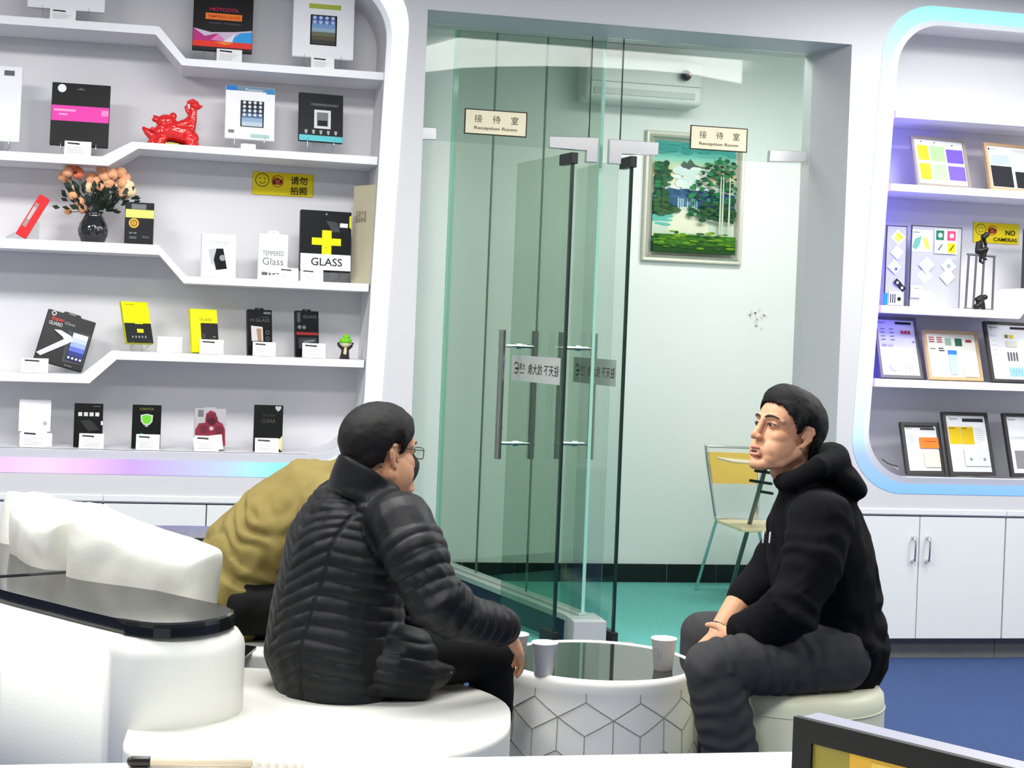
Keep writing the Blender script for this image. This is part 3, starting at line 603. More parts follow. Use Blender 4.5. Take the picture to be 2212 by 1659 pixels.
prod('packaging_box', 'black tablet box with a turquoise strip, second shelf right', 'box', 645, 202, 741, 308, S1, stand='black turquoise-striped tablet box', lean=8, rnd=.003, yaw=+6, col=(15, 18, 22), pr=[
    ('r', .25, .2, .9, .26, (64, 68, 74)), ('t', 'TEMPERED GLASS', .57, .23, .045, (120, 124, 128), .01, 1, .56), ('r', .34, .34, .72, .73, (226, 228, 228)), ('r', .40, .39, .66, .68, (120, 124, 126)), ('r', .42, .56, .64, .67, (20, 22, 26)), ('r', 0, .88, 1, 1, (98, 200, 206))] +
    [('p', [(.12+.17*i, .77), (.19+.17*i, .77), (.18+.17*i, .84), (.155+.17*i, .86), (.13+.17*i, .84)], (170, 178, 180)) for i in range(5)])
# red ornament: horned beast with a raised tail, rider-like head
c = wp(372, 303, .14); s = sc(372, .14); k = 1/s; z0 = sz(S1, c.x)
t = thing('red_ornament', 'glossy red ceramic mythical beast ornament on a black base', 'ornament', (c.x, .14, z0+.0005))
bm = bmesh.new(); tube(bm, [(0, 0, .0), (0, 0, .006)], [56*k, 56*k], 28, fl=.45, dome=False); obj('base', bm, mat('gloss_black_base', rgb(14, 14, 15), .2), t)
def q(px, py, y=0): return Vector(((px-372)*k, y, (303-py)*k+.002))
bm = bmesh.new()
tube(bm, [q(335, 285), q(350, 275), q(372, 270), q(395, 275), q(412, 285)], [14*k, 22*k, 24*k, 24*k, 18*k], 16, fl=.9)
tube(bm, [q(330, 282), q(318, 274), q(311, 268)], [12*k, 8*k, 4*k]); tube(bm, [q(335, 290), q(330, 300)], [9*k, 11*k]); tube(bm, [q(350, 290, -.02), q(345, 300, -.02)], [11*k, 12*k])
tube(bm, [q(408, 288, -.015), q(412, 302, -.015)], [12*k, 11*k]); tube(bm, [q(415, 280, .015), q(421, 301, .01)], [11*k, 9*k])
ell(bm, q(358, 252), (22*k, 17*k, 17*k)); ell(bm, q(336, 248), (9*k, 9*k, 6*k)); ell(bm, q(372, 238), (8*k, 7*k, 8*k)); tube(bm, [q(338, 244), q(331, 240)], [5*k, 2*k])
tube(bm, [q(352, 262, -.02), q(375, 262, -.02), q(398, 254, -.01), q(410, 246)], [7*k, 9*k, 11*k, 12*k]); tube(bm, [q(408, 262), q(412, 240), q(414, 222), q(416, 212)], [13*k, 11*k, 8*k, 8*k])
ell(bm, q(417, 213), (11*k, 10*k, 9*k)); tube(bm, [q(424, 216), q(431, 213)], [5*k, 3*k]); tube(bm, [q(421, 206), q(412, 201), q(402, 206), q(398, 216), q(402, 226), q(408, 234)], [4*k]*6)
for i in range(10): ell(bm, q(330+9*i, 270+6*math.sin(i*2), -.028), (5*k, 5*k, 5*k), sub=2)
me = blob(bm, .0024, 3); displace(me, lambda co, no: nz(co, 260, .0009)); obj('beast', me, mat('red_glaze', rgb(226, 30, 28), .14, coat=.6), t, smooth=True)
bm = bmesh.new(); box(bm, -14*k, -.033, .001, 14*k, -.031, .012); obj('sticker', bm, pc(236, 214, 40), t)
# ---- third row
c = wp(43, 512, .13); s = sc(43, .13)
t = thing('acrylic_holder', 'clear acrylic block under the slim red box', 'display stand', (c.x, .13, sz(S2, c.x)+.0005))
bm = bmesh.new(); prism(bm, [(-.06, 0), (.07, 0), (.07, .08), (-.05, .012)], .0, .05); obj('block', bm, M_acr, t)
prod('packaging_box', 'slim slanted red box at the left edge', 'box', 32, 415, 56, 515, S2, Y=.10, th=.022, lean=4, col=(226, 44, 48), pr=[('r', .1, .2, .45, .78, (170, 150, 150)), ('r', .12, .3, .4, .6, (205, 196, 196))], stand=None)
hb = [o for o in COL.objects if o.get('label', '').startswith('slim slanted')][0]; hb.rotation_euler = (-R(4), R(28), 0); hb.location.z += .012
c = wp(200, 523, .13); s = sc(200, .13); k = 1/s; z0 = sz(S2, c.x)+.0005
t = thing('vase', 'dark ribbed glass vase holding peach flowers', 'vase', (c.x, .13, z0))
bm = bmesh.new(); nn = 48; prof = [(18, 0), (24, 3), (30, 18), (31, 28), (27, 42), (20, 55), (17, 62), (20, 68), (17.5, 66), (15, 60), (19, 52)]
vr = [[bm.verts.new((r*k*(1+.05*math.cos(12*(2*PI*j/nn)+z*.12))*math.cos(2*PI*j/nn), r*k*(1+.05*math.cos(12*(2*PI*j/nn)+z*.12))*math.sin(2*PI*j/nn), z*k)) for j in range(nn)] for r, z in prof]
for a, b in zip(vr, vr[1:]):
    for j in range(nn): bm.faces.new((a[j], a[(j+1) % nn], b[(j+1) % nn], b[j]))
bm.faces.new(vr[0]); obj('body', bm, mat('smoky_black_glass', rgb(30, 32, 36), .1, spec=.8), t, smooth=True)
t = thing('flower_bouquet', 'peach and cream artificial flowers in the dark vase', 'flowers', (c.x, .13, z0+.05))
qq = lambda px, py, y=0: Vector(((px-200)*k, y, (523-py)*k-.05))
rnd = random.Random(5)
FL = [(152, 362, 14), (165, 375, 13), (136, 383, 15), (143, 374, 12), (193, 385, 16), (205, 392, 15), (213, 362, 12), (222, 380, 15), (228, 392, 14), (252, 368, 14), (262, 378, 13), (248, 398, 13), (268, 396, 16), (276, 408, 13), (262, 414, 13), (188, 404, 13), (152, 412, 13), (156, 424, 10), (170, 436, 11), (176, 450, 11), (146, 456, 9), (236, 374, 13), (212, 400, 12), (258, 390, 12)]
bm = bmesh.new()
for x, y, r in FL:
    a = qq(rnd.uniform(194, 206), 462); b = qq(x, y+4); md = (a+b)/2+Vector((0, rnd.uniform(-.01, .015), .01)); tube(bm, [a, md, b], .0016, 5)
tube(bm, [qq(200, 478), qq(200, 458)], .012, 10)
obj('stems', bm, mat('dark_green_stem', rgb(30, 46, 30), .6), t)
bm = bmesh.new()
for i in range(150):
    a = qq(rnd.gauss(208, 30), rnd.uniform(405, 455), rnd.uniform(-.03, .03)); dv = (a-qq(200, 470)).normalized()+Vector((rnd.uniform(-.5, .5), rnd.uniform(-.5, .5), rnd.uniform(-.3, .3))); dv.normalize()
    sd = dv.cross(Vector((rnd.uniform(-1, 1), -1, rnd.uniform(-1, 1)))).normalized(); L = rnd.uniform(.026, .05)
    v = [bm.verts.new(p) for p in (a, a+dv*L*.5+sd*L*.28, a+dv*L, a+dv*L*.5-sd*L*.28)]; bm.faces.new(v)
obj('leaves', bm, mat('dark_leaf', rgb(28, 44, 34), .6, var=.3, vscale=30), t)
PE = [mat('peach_petal', rgb(246, 178, 132), .6, var=.12, vscale=90), mat('cream_petal', rgb(246, 222, 176), .6, var=.1, vscale=90), mat('coral_petal', rgb(238, 130, 90), .6, var=.12, vscale=90)]
for i, (x, y, r) in enumerate(FL):
    bm = bmesh.new(); cc = qq(x, y, rnd.uniform(-.03, .03)); n = 9
    for j in range(14):
        u = Vector((rnd.gauss(0, 1), rnd.gauss(-.4, 1), rnd.gauss(.2, 1))).normalized(); rr_ = 1.2*r*k
        Mq = u.to_track_quat('Z', 'Y').to_matrix(); ell(bm, cc+u*rr_*.55, (rr_*.55, rr_*.5, rr_*.28), Mq, sub=2)
    obj('blossom', bm, PE[2] if i in (0, 1) else PE[1] if y > 396 and x > 180 and x < 280 and i % 2 or i in (16, 12) else PE[0], t, smooth=True)
prod('packaging_box', 'black box with a lime band and gold emblem, right of the vase', 'box', 270, 430, 330, 521, S2, Y=.11, th=.03, lean=3, yaw=6, rnd=.003, col=(24, 25, 28), pr=[
    ('r', .2, .04, .72, .16, (120, 122, 124)), ('r', 0, .17, 1, .37, (226, 232, 120)), ('d', .3, .5, .18, (232, 182, 60)), ('o', .3, .5, .12, .09, (80, 60, 30)), ('t', 'S', .3, .5, .1, (80, 60, 30), .03), ('r', .15, .72, .25, .76, GREY), ('r', .3, .72, .4, .76, GREY), ('r', .15, .82, .4, .88, (90, 92, 96)), ('r', .6, .8, .85, .86, (70, 72, 76))])
prod('packaging_box', 'white box with a tilted phone picture, third shelf', 'box', 436, 503, 509, 597, S2, Y=.12, th=.025, lean=6, yaw=+12, pr=[
    ('t', 'CURVED', .52, .19, .07, (178, 180, 184), .01, 1, .6), ('t', 'GLASS', .55, .25, .06, (190, 192, 196), .01, 1, .4), ('p', [(.18, .37), (.45, .33), (.55, .82), (.3, .86)], (190, 192, 194)), ('p', [(.42, .34), (.62, .33), (.74, .80), (.42, .84), (.34, .6)], BLK), ('d', .6, .55, .09, (150, 152, 154)), ('r', .18, .73, .34, .77, WHT), ('d', .28, .79, .1, (226, 226, 226))])
prod('packaging_box', 'white hang-tab box lettered Tempered Glass', 'box', 557, 503, 620, 602, S2, Y=.12, th=.025, lean=3, yaw=+3, tab=.016, pr=[
    ('t', 'TEMPERED', .5, .42, .15, (96, 98, 102), .0, 1, .74), ('t', 'Glass', .5, .6, .23, (96, 98, 102), -.012, 1, .72), ('r', .12, .84, .32, .91, (96, 98, 100)), ('d', .4, .88, .05, GREY), ('r', .5, .86, .85, .98, (40, 40, 44)), ('d', .62, .96, .14, WHT)])
ptag('price tag overlapping the white Tempered Glass box', 602, 577, 644, 604, S2, Y=.075)
prod('packaging_box', 'large black box with a yellow plus sign lettered GLASS', 'box', 647, 456, 758, 588, S2, Y=.11, th=.03, yaw=+7, lean=5, stand='large black GLASS box', rnd=.003, col=(20, 21, 24), pr=[
    ('p', [(.5, .16), (.72, .18), (.78, .34), (.62, .34)], (70, 71, 76)), ('d', .5, .05, .02, (150, 150, 152)), ('r', .22, .45, .8, .57, LIME), ('r', .42, .32, .61, .73, LIME), ('t', '—', .5, .61, .05, (80, 80, 20), .01), ('r', .77, .19, .93, .26, WHT), ('p', [(.96, .07), (1, .05), (1, .28), (.96, .25)], (220, 226, 30)),
    ('r', 0, .72, 1, .985, (248, 248, 248)), ('t', 'GLASS', .52, .85, .18, (44, 44, 48), .03, 1, .62)])
ptag('price tag overlapping the large black GLASS box', 649, 580, 698, 606, S2, Y=.075)
c = wp(782, 611, .12); zf = sz(S2, c.x)
t = thing('brochure_folder', 'tall kraft folder standing against the niche side', 'folder', (c.x, .12, zf+.0005), (0, 0, R(-62)))
s = sc(782, .12); h = 213/s; bm = bmesh.new(); box(bm, -.085, -.002, 0, .085, .001, h); obj('cover', bm, mat('kraft_board', rgb(200, 192, 164), .6, var=.05), t)
bm = bmesh.new(); box(bm, -.085, .0015, 0, .083, .009, h-.004); obj('pages', bm, pc(28, 28, 30), t)
P = Print(.16, h); P.text('品质之选', .35, .3, .1, (120, 112, 84), .02, 1, .5).text('品牌手册', .35, .36, .035, (110, 100, 74), .01, 1, .5); P.done('lettering', t, (0, -.0022, 0))
# ---- fourth row
prod('packaging_box', 'tilted black box picturing a hammer and phone', 'box', 72, 690, 176, 803, S3, Y=.13, th=.02, lean=14, yaw=8, rnd=.004, col=BLK, tab=.01, pr=[
    ('o', .13, .05, .05, .03, (210, 210, 214)), ('t', 'Super', .24, .15, .1, (226, 60, 40), .03, 1, .26), ('t', 'Glass', .5, .17, .08, (150, 152, 154), .02, 1, .22), ('t', 'GUARD', .22, .24, .1, (200, 202, 206), .03, 1, .28),
    ('p', [(.5, .3), (.98, .26), (.98, .88), (.55, .92)], (60, 62, 66))] + screen(.6, .3, .96, .86, [(226, 230, 240), (190, 200, 236), (150, 170, 226), (90, 110, 200), (40, 54, 130), (30, 36, 80)], (4, 1, .9, .9, (220, 226, 236))) + [
    ('p', [(.0, .88), (.1, .92), (.6, .53), (.5, .46)], (206, 208, 210)), ('p', [(.22, .36), (.36, .34), (.6, .40), (.66, .5), (.52, .54), (.42, .45), (.3, .4)], (226, 226, 228)), ('t', 'Screen', .7, .965, .05, (140, 142, 146), .01)])
hb = [o for o in COL.objects if o.get('label', '').startswith('tilted black box')][0]; hb.rotation_euler = (-R(14), R(15), R(8)); hb.location.z += .026
ptag('price tag in front of the hammer picture box', 46, 774, 102, 805, S3)
prod('packaging_box', 'two-tone box, yellow above black, on a clear stand', 'box', 275, 655, 331, 745, S3, Y=.13, th=.016, yaw=+28, lean=22, stand='yellow-over-black box', col=LIME, side=(190, 192, 30), pr=[
    ('t', '≈≈≈', .3, .07, .05, (60, 60, 20), .02, 1, .3), ('r', 0, .52, 1, 1, (30, 31, 34)), ('t', 'GLASS', .55, .49, .05, (190, 192, 20), .02, 1, .4), ('r', .4, .52, .7, .54, (226, 230, 20)), ('r', .44, .66, .68, .75, (226, 230, 20))] + [('r', .22+.12*i, .83, .27+.12*i, .88, (150, 152, 150)) for i in range(5)])
c = wp(366, 761, .16); t = thing('blank_card', 'blank white card leaning beside the two-tone box', 'card', (c.x, .16, sz(S3, c.x)+.0015), (-R(6), 0, 0)); s = sc(366, .16)
bm = bmesh.new(); box(bm, -26/s, 0, 0, 26/s, .002, 33/s); obj('sheet', bm, M_card, t)
prod('packaging_box', 'yellow box with a black window lettered GLASS', 'box', 416, 661, 474, 755, S3, Y=.12, th=.02, yaw=+22, lean=14, col=LIME, side=(206, 208, 20), pr=[('t', 'GLASS', .56, .24, .09, (110, 110, 10), .02, 1, .45), ('r', .36, .32, 1, .7, (26, 26, 28)), ('d', .44, .62, .09, (56, 56, 58)), ('r', .8, .62, .9, .65, GREY)])
ptag('price tag in front of the yellow box with the black window', 431, 733, 482, 764, S3)
prod('packaging_box', 'black hang-tab box lettered H GLASS with phone picture', 'box', 536, 668, 589, 766, S3, Y=.12, th=.022, yaw=+16, lean=9, tab=.008, col=BLK, pr=[('t', 'H GLASS', .5, .23, .1, (92, 94, 98), .01, 1, .8), ('r', .65, .04, .95, .09, (110, 112, 116)), ('r', .5, .15, .85, .17, (60, 62, 66)), ('p', [(.12, .36), (.6, .38), (.62, .7), (.14, .7)], (206, 200, 196)), ('p', [(.34, .42), (.54, .42), (.56, .7), (.4, .7)], (160, 130, 100)), ('o', .8, .5, .08, .06, GREY), ('o', .8, .64, .08, .06, GREY)])
ptag('price tag in front of the H GLASS box', 546, 737, 595, 767, S3)
prod('packaging_box', 'black hang-tab box with a red stripe, beside the small figurine', 'box', 639, 667, 690, 766, S3, Y=.12, th=.022, yaw=+14, lean=9, tab=.008, col=BLK, pr=[('r', .06, .03, .2, .25, (72, 74, 78)), ('t', 'GLASS', .62, .12, .09, (96, 98, 102), .01, 1, .6), ('d', .16, .36, .08, (110, 112, 116)), ('d', .36, .36, .08, (110, 112, 116)), ('r', .02, .47, .96, .53, (150, 40, 44)), ('p', [(.1, .6), (.9, .58), (.95, .8), (.12, .84)], (52, 53, 58)), ('p', [(.3, .66), (.8, .62), (.84, .66), (.36, .72)], (110, 112, 118))])
ptag('price tag in front of the black box with the red stripe', 653, 740, 703, 771, S3)
c = wp(745, 773, .11); s = sc(745, .11); k = 1/s
t = thing('toy_figurine', 'tiny toy figure with a lime green cap, right end of the shelf', 'toy', (c.x, .11, sz(S3, c.x)+.0005)); q = lambda px, py, y=0: Vector(((px-745)*k, y, (773-py)*k))
bm = bmesh.new(); tube(bm, [q(738, 772), q(740, 762)], [5*k, 4*k], 8); tube(bm, [q(750, 772), q(749, 762)], [5*k, 4*k], 8); tube(bm, [q(745, 764), q(745, 750), q(744, 744)], [9*k, 8*k, 5*k], 10)
for sx in (-1, 1): tube(bm, [q(745+sx*8, 750), q(745+sx*14, 744), q(745+sx*15, 740)], 3*k, 8)
obj('body', bm, pc(52, 48, 46), t, smooth=True)
bm = bmesh.new(); ell(bm, q(745, 741), (11*k, 10*k, 8*k), sub=2); tube(bm, [q(745, 750, -7*k), q(744, 760, -8*k)], [3*k, 4*k], 8); obj('face', bm, pc(216, 206, 176), t, smooth=True)
bm = bmesh.new(); ell(bm, q(745, 734), (14*k, 12*k, 8*k), sub=2); ell(bm, q(747, 726), (8*k, 8*k, 7*k), sub=2); obj('cap', bm, pc(120, 208, 40), t, smooth=True)
# ---- bottom row (niche floor)
prod('packaging_box', 'white box at the left of the niche floor', 'box', 41, 864, 107, 933, S4, Y=.13, th=.02, yaw=+4, lean=4, stand='white box on the niche floor', pr=[('r', .36, .1, .365, .9, (214, 214, 216)), ('r', .7, .1, .705, .9, (214, 214, 216)), ('d', .83, .74, .07, (176, 178, 184))], side=(226, 226, 228))
prod('leaflet', 'folded white leaflet below the white box on the niche floor', 'leaflet', 42, 939, 110, 968, S4, Y=.10, th=.006, lean=12, pr=[('r', .05, .3, .5, .34, (210, 210, 212))])
ptag('price tag below the white box on the niche floor', 44, 946, 98, 981, S4, Y=.06)
prod('packaging_box', 'black box with four small pale squares, niche floor', 'box', 159, 876, 219, 970, S4, Y=.12, th=.02, yaw=+5, lean=6, col=BLK, pr=[('r', .13+.2*i, .2, .27+.2*i, .29, (206, 206, 206)) for i in range(4)] + [('p', [(.2, .4), (.55, .37), (.9, .6), (.5, .64)], (46, 47, 50)), ('r', .94, .4, 1, .49, WHT), ('r', .65, .05, .9, .07, (90, 92, 96))])
ptag('price tag before the black box with four pale squares', 170, 950, 222, 982, S4, Y=.06)
prod('packaging_box', 'black box with a green shield emblem, niche floor', 'box', 284, 878, 345, 972, S4, Y=.12, th=.02, yaw=+3, lean=5, col=(10, 14, 13), pr=[('t', 'ONYX', .5, .09, .08, (120, 116, 50), .03, 1, .5), ('p', [(.28, .23), (.5, .2), (.72, .23), (.7, .38), (.6, .46), (.4, .46), (.3, .38)], (196, 206, 200)), ('p', [(.33, .25), (.5, .225), (.67, .25), (.65, .37), (.58, .43), (.42, .43), (.35, .37)], (110, 200, 50)), ('p', [(.46, .46), (.54, .46), (.56, .5), (.44, .5)], (180, 184, 180)), ('o', .34, .72, .1, .07, (90, 160, 130), 40, 330), ('r', .34, .71, .8, .725, (110, 170, 140)), ('r', .2, .62, .8, .625, (40, 48, 46))])
ptag('price tag before the green shield box', 293, 953, 343, 986, S4, Y=.06)
MR = [(132, 44, 62), (104, 34, 48), (74, 24, 34), (160, 40, 70)]
prod('packaging_box', 'grey box picturing a dark red ape, niche floor', 'box', 419, 879, 486, 968, S4, Y=.12, th=.02, yaw=+4, lean=6, tab=.006, col=(176, 174, 178), pr=[('r', .1, .03, .28, .2, (110, 110, 114)), ('p', [(.02, .52), (.14, .36), (.34, .34), (.36, .12), (.5, .04), (.66, .08), (.76, .3), (.9, .36), (.98, .5), (1, .88), (.02, .88)], MR[0]), ('d', .54, .26, .2, MR[1], 16), ('d', .54, .3, .12, MR[2], 14), ('d', .3, .5, .14, MR[1], 12), ('d', .8, .52, .14, MR[1], 12), ('r', .4, .28, .46, .3, (30, 14, 18)), ('r', .58, .28, .64, .3, (30, 14, 18)), ('d', .54, .48, .07, (196, 170, 176), 10), ('p', [(.3, .8), (.7, .7), (1, .78), (1, .9), (.1, .92)], MR[3]), ('t', 'GLASS', .26, .92, .1, (226, 226, 228), .02, 1, .4)])
prod('leaflet', 'small white leaflet crossing the red ape box', 'leaflet', 420, 940, 482, 972, S4, Y=.095, th=.004, lean=10, pr=[('r', .05, .3, .4, .34, (210, 210, 212))]).rotation_euler = (-R(10), -R(8), 0)
ptag('price tag before the red ape box', 419, 957, 471, 990, S4, Y=.06)
prod('packaging_box', 'black box with faint lettering and a cream swirl, niche floor', 'box', 547, 876, 609, 976, S4, Y=.12, th=.022, yaw=+3, lean=4, col=(16, 17, 17), side=(20, 21, 22), pr=[('t', '♥', .83, .07, .12, (180, 180, 180), .0), ('t', 'ULTRA', .52, .22, .06, (70, 70, 68), .01, 1, .45), ('t', 'CLEAR', .5, .34, .11, (78, 78, 74), .02, 1, .5), ('p', [(.72, .86), (1, .66), (1, 1), (.92, .96)], (226, 220, 160)), ('o', .55, .84, .2, .12, (226, 220, 160), -170, 60), ('r', .45, .86, .7, .9, (226, 220, 160))])
ptag('price tag before the box with the cream swirl', 550, 960, 601, 991, S4, Y=.06)
# ---- yellow notices on the niche backs
def notice(label, pts, drawer, Y=ND-.003):
    l, t_, r, b_ = pts; c = wp((l+r)/2, b_, Y); s = sc((l+r)/2, Y); w, h = (r-l)/s, (b_-t_)/s
    t = thing('notice_sign', label, 'sign', (c.x, Y, c.z)); bm = bmesh.new(); box(bm, -w/2, -.0015, 0, w/2, .002, h, .0008, seg=1); obj('plate', bm, pc(214, 196, 10), t)
    P = Print(w, h); P.rect(.01, .02, .99, .98, (248, 226, 20)); k = (60, 52, 10)
    P.ringd(.16, .35, .115, .103, k).ringd(.16, .35, .06, .05, k, 20, 160).rect(.115, .26, .13, .32, k).rect(.185, .26, .2, .32, k)
    P.rect(.33, .3, .49, .52, (70, 40, 20)).rect(.37, .24, .44, .31, (70, 40, 20)).disc(.41, .41, .04, (170, 90, 60)).ringd(.41, .37, .1, .088, (226, 70, 30)).poly([(.335, .24), (.35, .21), (.49, .5), (.475, .53)], (226, 70, 30))
    drawer(P, (44, 40, 14)); P.done('lettering', t, (0, -.0016, 0))
notice('yellow no-photography notice with Chinese characters, left niche back', (545, 374, 675, 423), lambda P, k: P.text('请勿', .765, .3, .38, k, .03).text('拍照', .765, .76, .38, k, .03))
notice('yellow NO CAMERAS notice behind the thinker sculpture', (2097, 482, 2204, 526), lambda P, k: P.text('NO', .81, .45, .34, k, .05).text('CAMERAS', .7, .8, .25, k, .03, 1, .52))
# ================================================================ right niche: framed sheets, panels, sculpture
def pframe(label, l, t_, r, b_, T, fr, pr, Y=.12, yaw=+14, lean=13, fw=.014, col=(236, 237, 240), glassy=True):
    c = wp((l+r)/2, b_, Y); s = sc((l+r)/2, Y); yaw = 8; lean = 17; ry = ray((l+r)/2, PY); fi = math.atan2(ry.x, ry.y); w = (r-l)/s*math.cos(fi)/math.cos(fi+R(yaw)); h = (b_-t_)/s/math.cos(R(lean)); th = .018
    z = sz(T, c.x)+.0005+th*math.sin(R(lean)); t = thing('framed_sheet', label, 'picture frame', (c.x, Y, z), (-R(lean), 0, R(yaw)), 'framed sample sheets in the right niche')
    bm = bmesh.new(); A = [(-w/2, 0), (w/2, 0), (w/2, h), (-w/2, h)]; B = [(-w/2+fw, fw), (w/2-fw, fw), (w/2-fw, h-fw), (-w/2+fw, h-fw)]
    ring(bm, A, 0, B, 0); ring(bm, A, 0, A, th); ring(bm, B, 0, B, .006); bm.faces.new([bm.verts.new((x, th, zz)) for x, zz in A]); obj('frame', bm, fr, t)
    P = Print(w-2*fw, h-2*fw); P.rect(0, 0, 1, 1, col)
    for e in pr:
        k = e[0]; a = e[1:]; getattr(P, {'r': 'rect', 'd': 'disc', 't': 'text', 'p': 'poly', 'o': 'ringd'}[k])(*a)
    P.done('printed_sheet', t, (0, .006, fw)); return t
F_gw = mat('grey_wood', rgb(150, 140, 130), .5, var=.15, vscale=40); F_tan = mat('tan_wood', rgb(190, 160, 118), .45, var=.12, vscale=40); F_bk = mat('dark_frame', rgb(46, 45, 46), .4, var=.1); F_gr = mat('grey_frame', rgb(96, 95, 96), .4)
def lines(u0, u1, v0, v1, n, c=(170, 172, 178), seed=0):
    r = random.Random(seed); return [('r', u0, v0+(v1-v0)*i/n, u0+(u1-u0)*r.uniform(.6, 1), v0+(v1-v0)*i/n+.008, c) for i in range(n)]
head = [('t', 'Spec', .14, .05, .06, (90, 92, 98), .02, 1, .2), ('r', .5, .03, .93, .075, (36, 36, 42))]
pframe('grey wooden frame with yellow, green and purple colour blocks', 1978, 291, 2105, 402, T1, F_gw, [('r', .06, .13, .28, .47, (236, 188, 40)), ('r', .06, .54, .28, .9, (236, 188, 40)), ('r', .31, .13, .61, .47, (164, 206, 142)), ('r', .31, .54, .61, .9, (172, 210, 158)), ('r', .64, .18, .98, .49, (110, 86, 190)), ('r', .64, .56, .98, .88, (116, 94, 196)), ('d', .15, .05, .012, BLK, 8), ('d', .42, .06, .012, BLK, 8), ('d', .78, .09, .012, BLK, 8)], yaw=+16, lean=14)
pframe('tan wooden frame with black blocks at the right picture edge', 2136, 303, 2262, 408, T1, F_tan, [('t', 'SPEC', .15, .07, .06, (110, 112, 118), .01, 1, .16), ('r', .03, .05, .06, .1, BLK), ('r', .06, .2, .44, .44, (176, 188, 212)), ('r', .03, .47, .46, .97, (38, 40, 44)), ('r', .52, .05, .95, .3, (196, 198, 200)), ('r', .52, .3, .95, .56, (206, 208, 210)), ('r', .52, .58, .95, .97, (38, 40, 44))], yaw=+6, lean=8)
pframe('tall grey frame with red squares, leftmost of its shelf', 1900, 686, 2000, 818, T3, F_gr, head + [('r', .08+.24*j, .16+.065*i, .2+.24*j, .172+.065*i, (90, 92, 96)) for i in range(4) for j in range(2)] + [('r', .62+.09*i, .19, .69+.09*i, .25, (206, 60, 92)) for i in range(3)] + [('r', .08, .44, .2, .48, (170, 170, 174)), ('r', .25, .44, .37, .48, (196, 196, 198)), ('d', .34, .82, .13, (226, 226, 228)), ('r', .9, .38, .95, .4, (90, 90, 94))] + [('r', .52+.1*i, .76, .57+.1*i, .94, (222, 222, 224)) for i in range(4)], yaw=+16, lean=15)
pframe('wide tan frame with green and blue samples, middle of its shelf', 2004, 714, 2131, 820, T3, F_tan, [('r', .05+.16*j, .08+.05*i, .16+.16*j, .105+.05*i, (170, 60, 80)) for i in range(3) for j in range(2)] + [('r', .38, .1, .5, .26, (150, 186, 160)), ('r', .58, .1, .72, .27, (26, 96, 70)), ('r', .8, .12, .92, .18, (150, 50, 70)), ('r', .05, .34, .16, .36, (130, 130, 134)), ('r', .22, .33, .32, .35, BLK), ('r', .22, .38, .34, .4, BLK), ('r', .4, .38, .58, .48, (44, 132, 214)), ('r', .41, .48, .57, .94, (176, 216, 232)), ('r', .68, .68, .97, .98, (214, 212, 206))], yaw=+14, lean=14, col=(240, 238, 226))
pframe('black frame with small blue and yellow samples, cut by the right edge', 2140, 692, 2262, 822, T3, F_bk, head + lines(.06, .2, .2, .8, 7, (206, 208, 212)) + [('r', .36, .18, .42, .24, (120, 100, 40)), ('r', .46, .18, .54, .24, (230, 210, 40)), ('r', .36, .3, .6, .4, (214, 214, 200))] + [('r', .36+.06*i, .5, .39+.06*i, .66, (80, 82, 86)) for i in range(4)] + [('r', .36+.06*i, .78, .4+.06*i, .94, (130, 190, 222)) for i in range(5)], yaw=+8, lean=12)
pframe('small dark frame with an orange block, bottom row', 1957, 911, 2047, 1021, T4, F_bk, [('r', 0, 0, .92, .04, (60, 60, 64)), ('t', 'Spec', .16, .06, .05, (150, 152, 156), .01, 1, .18), ('r', .5, .045, .95, .09, (46, 46, 50))] + lines(.06, .36, .17, .5, 8, (206, 208, 212), 3) + lines(.06, .36, .6, .86, 6, (206, 208, 212), 4) + [('r', .42, .26, 1, .5, (250, 128, 44)), ('r', .55, .34, .92, .36, (196, 80, 30)), ('r', .5, .56, .98, .92, (240, 240, 196))], yaw=+12, lean=12, fw=.016)
pframe('larger dark frame with two yellow blocks, bottom row', 2050, 890, 2157, 1024, T4, F_bk, [('t', 'Spec', .2, .06, .06, (90, 92, 96), .02, 1, .22), ('r', .42, .05, .95, .11, (36, 36, 40)), ('r', .04, .2, .34, .51, (222, 186, 12)), ('r', .35, .2, .66, .51, (216, 182, 12)), ('r', .06, .22, .2, .235, (120, 96, 10)), ('r', .38, .22, .5, .235, (120, 96, 10))] + lines(.7, .95, .22, .5, 7, (206, 208, 212), 5) + lines(.05, .25, .58, .75, 5, (206, 208, 212), 6) + [('r', .34, .58, .98, .9, (206, 207, 210)), ('d', .5, .78, .035, (110, 140, 150), 10), ('d', .84, .78, .035, (110, 140, 150), 10)], yaw=+12, lean=12, fw=.016)
pframe('dark frame cut by the right edge, bottom row', 2182, 892, 2290, 1026, T4, F_bk, head + [('r', .06, .35, .5, .4, (206, 208, 212)), ('r', .1, .6, .9, .92, (130, 132, 134))], yaw=+12, lean=12, fw=.016)
